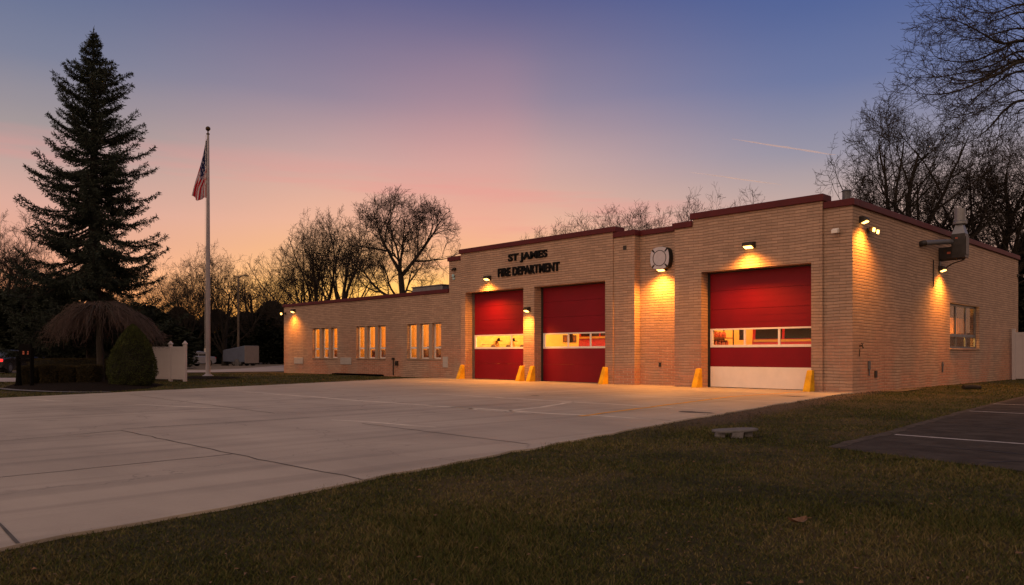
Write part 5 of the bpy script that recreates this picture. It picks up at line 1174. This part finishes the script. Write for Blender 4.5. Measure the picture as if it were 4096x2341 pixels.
for (dpx, dep, s, sw_, lab) in ((-40, 58, .95, 1.3, 'dark evergreen at the left edge behind the dark car'), (60, 64, .95, 1.3, 'dark evergreen between the left edge and the spruce'), (150, 60, .85, 1.4, 'dark evergreen behind the left half of the weeping tree'), (270, 66, .85, 1.4, 'dark evergreen behind the right half of the weeping tree'), (370, 62, .72, 1.35, 'dark evergreen behind the white fence'),
        (445, 90, .95, 1.5, 'dark evergreen above the silver car'), (540, 94, .95, 1.5, 'dark evergreen between the flagpole and the lamp post'), (610, 92, .88, 1.6, 'dark evergreen behind the trailer'), (678, 90, 1.06, 1.5, 'taller dark evergreen beside the far corner of the wing'), (745, 96, .95, 1.5, 'dark evergreen mostly hidden by the far end of the wing'), (835, 100, .9, 1.6, 'dark evergreen hidden low behind the wing roof'),
        (2556, 50, 1.25, 1.0, 'dark evergreen behind the right end of the side wall'), (2640, 46, 1.1, 1.1, 'dark evergreen outside the right edge behind the white fence')):
    x, y = spot_xy(dpx, dep)
    if EV is None: EV = evergreen(lab, (x, y, 0), GE); EV.scale = (sw_, sw_, s)
    else: copy_tree(EV, lab, (x, y, 0), random.uniform(0, 6), (sw_, sw_, s))
# the wood beyond, one mass
rn = np.random.default_rng(12); n = 60000
az = rn.uniform(rad(-44), rad(44), n); dd = rn.uniform(105, 128, n); hh = (3.6+1.6*np.sin(az*19)+1.1*np.sin(az*47+1)+.6*np.sin(az*131))
zz = np.maximum(.0, hh)*rn.random(n)**.8; x = CAMX+dd*(FX+np.tan(az)*RX); y = CAMY+dd*(FY+np.tan(az)*RY)
D = rn.normal(size=(n, 3))*.6+np.array([0, 0, 1.]); D /= np.linalg.norm(D, axis=1, keepdims=True)
V, Fq = leaf_tris(np.stack([x, y, zz], 1), D, rn.uniform(.5, 1.5, n), rn.uniform(.06, .22, n), rn)
tag(mesh_np('far_wood', V, Fq, M['wood_far']), 'dark low wood along the horizon behind everything', 'wood', kind='stuff')

# ------------------------------------------------------------------ condensation trails
def contrail(label, p0, p1, dep, r):
    m, nt, b = newmat('ice_trail'); b.inputs['Base Color'].default_value = (.9, .82, .78, 1); b.inputs['Roughness'].default_value = 1
    tr = nt.nodes.new('ShaderNodeBsdfTransparent'); ms = nt.nodes.new('ShaderNodeMixShader'); lw = nt.nodes.new('ShaderNodeLayerWeight'); lw.inputs['Blend'].default_value = .35
    mr = nt.nodes.new('ShaderNodeMapRange'); mr.inputs['To Min'].default_value = .66; mr.inputs['To Max'].default_value = 1.; nt.links.new(lw.outputs['Facing'], mr.inputs['Value'])
    nt.links.new(mr.outputs[0], ms.inputs['Fac']); nt.links.new(b.outputs[0], ms.inputs[1]); nt.links.new(tr.outputs[0], ms.inputs[2]); nt.links.new(ms.outputs[0], nt.nodes['Material Output'].inputs['Surface'])
    a = at(p0[0]*4096/2548, p0[1]*4096/2548, dep); c = at(p1[0]*4096/2548, p1[1]*4096/2548, dep*1.1); pts = [a.lerp(c, i/14) for i in range(15)]
    o = MB(); o.tube([(p.x, p.y, p.z+random.uniform(-1, 1)*r*.3) for p in pts], [r*(.15+.85*math.sin(math.pi*min(1, (i+.5)/15)**1.2))*random.uniform(.7, 1.15) for i in range(15)], 12)
    tag(o.build('contrail', m, smooth=True), label, 'contrail', 'condensation trails')
contrail('longer upper pink vapour trail high over the right of the roof', (1822, 346), (2080, 386), 2600, 3.6)
contrail('shorter fainter lower vapour trail over the roof', (1718, 429), (1945, 460), 2600, 2.2)

# ------------------------------------------------------------------ sky
wd = bpy.data.worlds.new('World'); sc.world = wd; wd.use_nodes = True; nt = wd.node_tree; N = nt.nodes; L = nt.links; N.clear()
out = N.new('ShaderNodeOutputWorld'); bg = N.new('ShaderNodeBackground'); L.new(bg.outputs[0], out.inputs['Surface'])
tc = N.new('ShaderNodeTexCoord')
def dotn(v):
    n = N.new('ShaderNodeVectorMath'); n.operation = 'DOT_PRODUCT'; n.inputs[1].default_value = v; L.new(tc.outputs['Generated'], n.inputs[0]); return n.outputs['Value']
def mth(op, a, b=None, c=None):
    n = N.new('ShaderNodeMath'); n.operation = op
    for i, q in enumerate((a, b, c)):
        if q is None: continue
        if isinstance(q, (int, float)): n.inputs[i].default_value = q
        else: L.new(q, n.inputs[i])
    return n.outputs[0]
az = mth('MULTIPLY', mth('ARCTAN2', dotn((RX, RY, 0)), dotn((FX, FY, 0))), 180/math.pi)         # degrees from the view direction, + right
wob = N.new('ShaderNodeTexNoise'); wob.inputs['Scale'].default_value = 2.2; wob.inputs['Detail'].default_value = 3
mpg = N.new('ShaderNodeMapping'); mpg.inputs['Scale'].default_value = (1, 1, 5); L.new(tc.outputs['Generated'], mpg.inputs['Vector']); L.new(mpg.outputs[0], wob.inputs['Vector'])
el = mth('MULTIPLY', mth('ARCSINE', dotn((0, 0, 1))), 180/math.pi)
el = mth('ADD', el, mth('MULTIPLY', mth('SUBTRACT', wob.outputs['Fac'], .5), 1.6))
par = mth('POWER', mth('MAXIMUM', mth('MULTIPLY', el, 1/90), 0.), .5)
def ramp(stops):
    r = N.new('ShaderNodeValToRGB'); r.color_ramp.interpolation = 'B_SPLINE' if False else 'LINEAR'; e = r.color_ramp.elements
    while len(e) > 1: e.remove(e[-1])
    for i, (deg, c) in enumerate(stops):
        p = (max(deg, 0)/90)**.5
        if i == 0: e[0].position = p; e[0].color = srgb(*c)
        else: k = e.new(p); k.color = srgb(*c)
    L.new(par, r.inputs['Fac']); return r.outputs['Color']
HI = [(48, (104, 100, 116)), (90, (124, 117, 116))]
MID = ramp([(0, (255, 150, 42)), (2.4, (255, 180, 72)), (5, (255, 192, 104)), (7.5, (252, 190, 136)), (9.5, (242, 184, 154)), (14, (208, 168, 161)), (18.3, (152, 136, 154)), (25, (95, 97, 140)), (33, (76, 82, 132))]+HI)
LEFT = ramp([(0, (250, 140, 50)), (2.4, (248, 158, 86)), (6, (240, 172, 140)), (9.5, (222, 172, 156)), (12, (196, 165, 157)), (14, (166, 153, 153)), (18.3, (126, 130, 153)), (25, (84, 102, 144)), (33, (70, 86, 134))]+HI)
RIGHT = ramp([(0, (248, 172, 120)), (3, (240, 178, 142)), (6, (224, 178, 154)), (9.5, (204, 173, 161)), (12, (178, 161, 162)), (14, (152, 148, 164)), (18.3, (110, 121, 161)), (25, (76, 96, 150)), (33, (66, 84, 144))]+HI)
BACK = ramp([(0, (176, 144, 120)), (8, (222, 182, 150)), (20, (230, 192, 162)), (40, (200, 172, 154)), (90, (124, 117, 116))])
def smooth(v, a, b):
    n = N.new('ShaderNodeMapRange'); n.interpolation_type = 'SMOOTHSTEP'; n.inputs['From Min'].default_value = a; n.inputs['From Max'].default_value = b; L.new(v, n.inputs['Value']); return n.outputs[0]
def mixc(f, a, b):
    n = N.new('ShaderNodeMix'); n.data_type = 'RGBA'; L.new(f, n.inputs['Factor']); L.new(a, n.inputs['A']); L.new(b, n.inputs['B']); return n.outputs['Result']
c = mixc(smooth(az, -32, -10), LEFT, MID); c = mixc(smooth(az, -3, 23), c, RIGHT); col_ = mth('MULTIPLY', mth('MULTIPLY', smooth(az, -15, -3.5), mth('SUBTRACT', 1., smooth(az, -1.5, 4))), mth('MULTIPLY', smooth(el, 3, 10), mth('SUBTRACT', 1., smooth(el, 12, 25))))
pk = N.new('ShaderNodeRGB'); pk.outputs[0].default_value = srgb(240, 150, 144); c = mixc(mth('MULTIPLY', col_, .22), c, pk.outputs[0]); wz_ = N.new('ShaderNodeTexNoise'); wz_.inputs['Scale'].default_value = 1.6; wz_.inputs['Detail'].default_value = 5; wz_.inputs['Roughness'].default_value = .55
wm_ = N.new('ShaderNodeMapping'); wm_.inputs['Scale'].default_value = (1.4, 1.4, 17); wm_.inputs['Rotation'].default_value = (.035, .05, 0); L.new(tc.outputs['Generated'], wm_.inputs['Vector']); L.new(wm_.outputs[0], wz_.inputs['Vector'])
cl_ = mth('MULTIPLY', mth('MULTIPLY', smooth(wz_.outputs['Fac'], .50, .66), mth('MULTIPLY', smooth(el, 4, 8), mth('SUBTRACT', 1., smooth(el, 11, 16)))), mth('SUBTRACT', 1., smooth(az, 4, 20)))
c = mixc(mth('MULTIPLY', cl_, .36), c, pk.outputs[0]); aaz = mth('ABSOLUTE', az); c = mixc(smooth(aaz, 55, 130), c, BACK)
BACKGAIN = 2.15  # boost of the unseen sky behind the camera, added to light the facade
st = mth('ADD', 1., mth('MULTIPLY', smooth(aaz, 60, 130), BACKGAIN-1)); st = mth('MULTIPLY', st, mth('SUBTRACT', 1., mth('MULTIPLY', smooth(dotn((RX, RY, 0)), -.15, .8), .58)))  # sky dimmed towards the right so the side wall comes out darker
st = mth('MAXIMUM', st, mth('ADD', 1., mth('MULTIPLY', smooth(el, 38, 75), .9)))  # unseen sky overhead brightened as well for extra light
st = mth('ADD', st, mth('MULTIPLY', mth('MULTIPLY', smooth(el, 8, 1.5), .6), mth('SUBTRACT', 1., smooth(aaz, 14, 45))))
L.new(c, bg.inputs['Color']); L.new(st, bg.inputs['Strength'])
sl = bpy.data.lights.new('sun', 'SUN'); sl.energy = .25; sl.angle = rad(4); sl.color = (1., .55, .25)
so = bpy.data.objects.new('sun', sl); COL.objects.link(so)
azs = rad(-6); sd_ = Vector((FX*math.cos(azs)+RX*math.sin(azs), FY*math.cos(azs)+RY*math.sin(azs), math.tan(rad(2.5)))); so.rotation_euler = sd_.to_track_quat('Z', 'Y').to_euler()

# ------------------------------------------------------------------ camera
cd = bpy.data.cameras.new('camera'); cam = bpy.data.objects.new('camera', cd); COL.objects.link(cam); sc.camera = cam
cd.sensor_width = 36; cd.lens = 36*F/4096; cd.shift_y = (HYP-2341/2)/4096; cd.clip_end = 20000; cd.clip_start = .05
cam.location = (CAMX, CAMY, EYE); cam.rotation_euler = (rad(90), 0, math.atan2(-FX, FY))
sc.view_settings.view_transform = 'Standard'; sc.view_settings.look = 'None'; sc.view_settings.exposure = 0; sc.view_settings.gamma = 1
sc.cycles.use_denoising = True; sc.cycles.max_bounces = 8; sc.cycles.transparent_max_bounces = 12; sc.cycles.sample_clamp_indirect = 4
sc.render.resolution_x = 1024; sc.render.resolution_y = 585
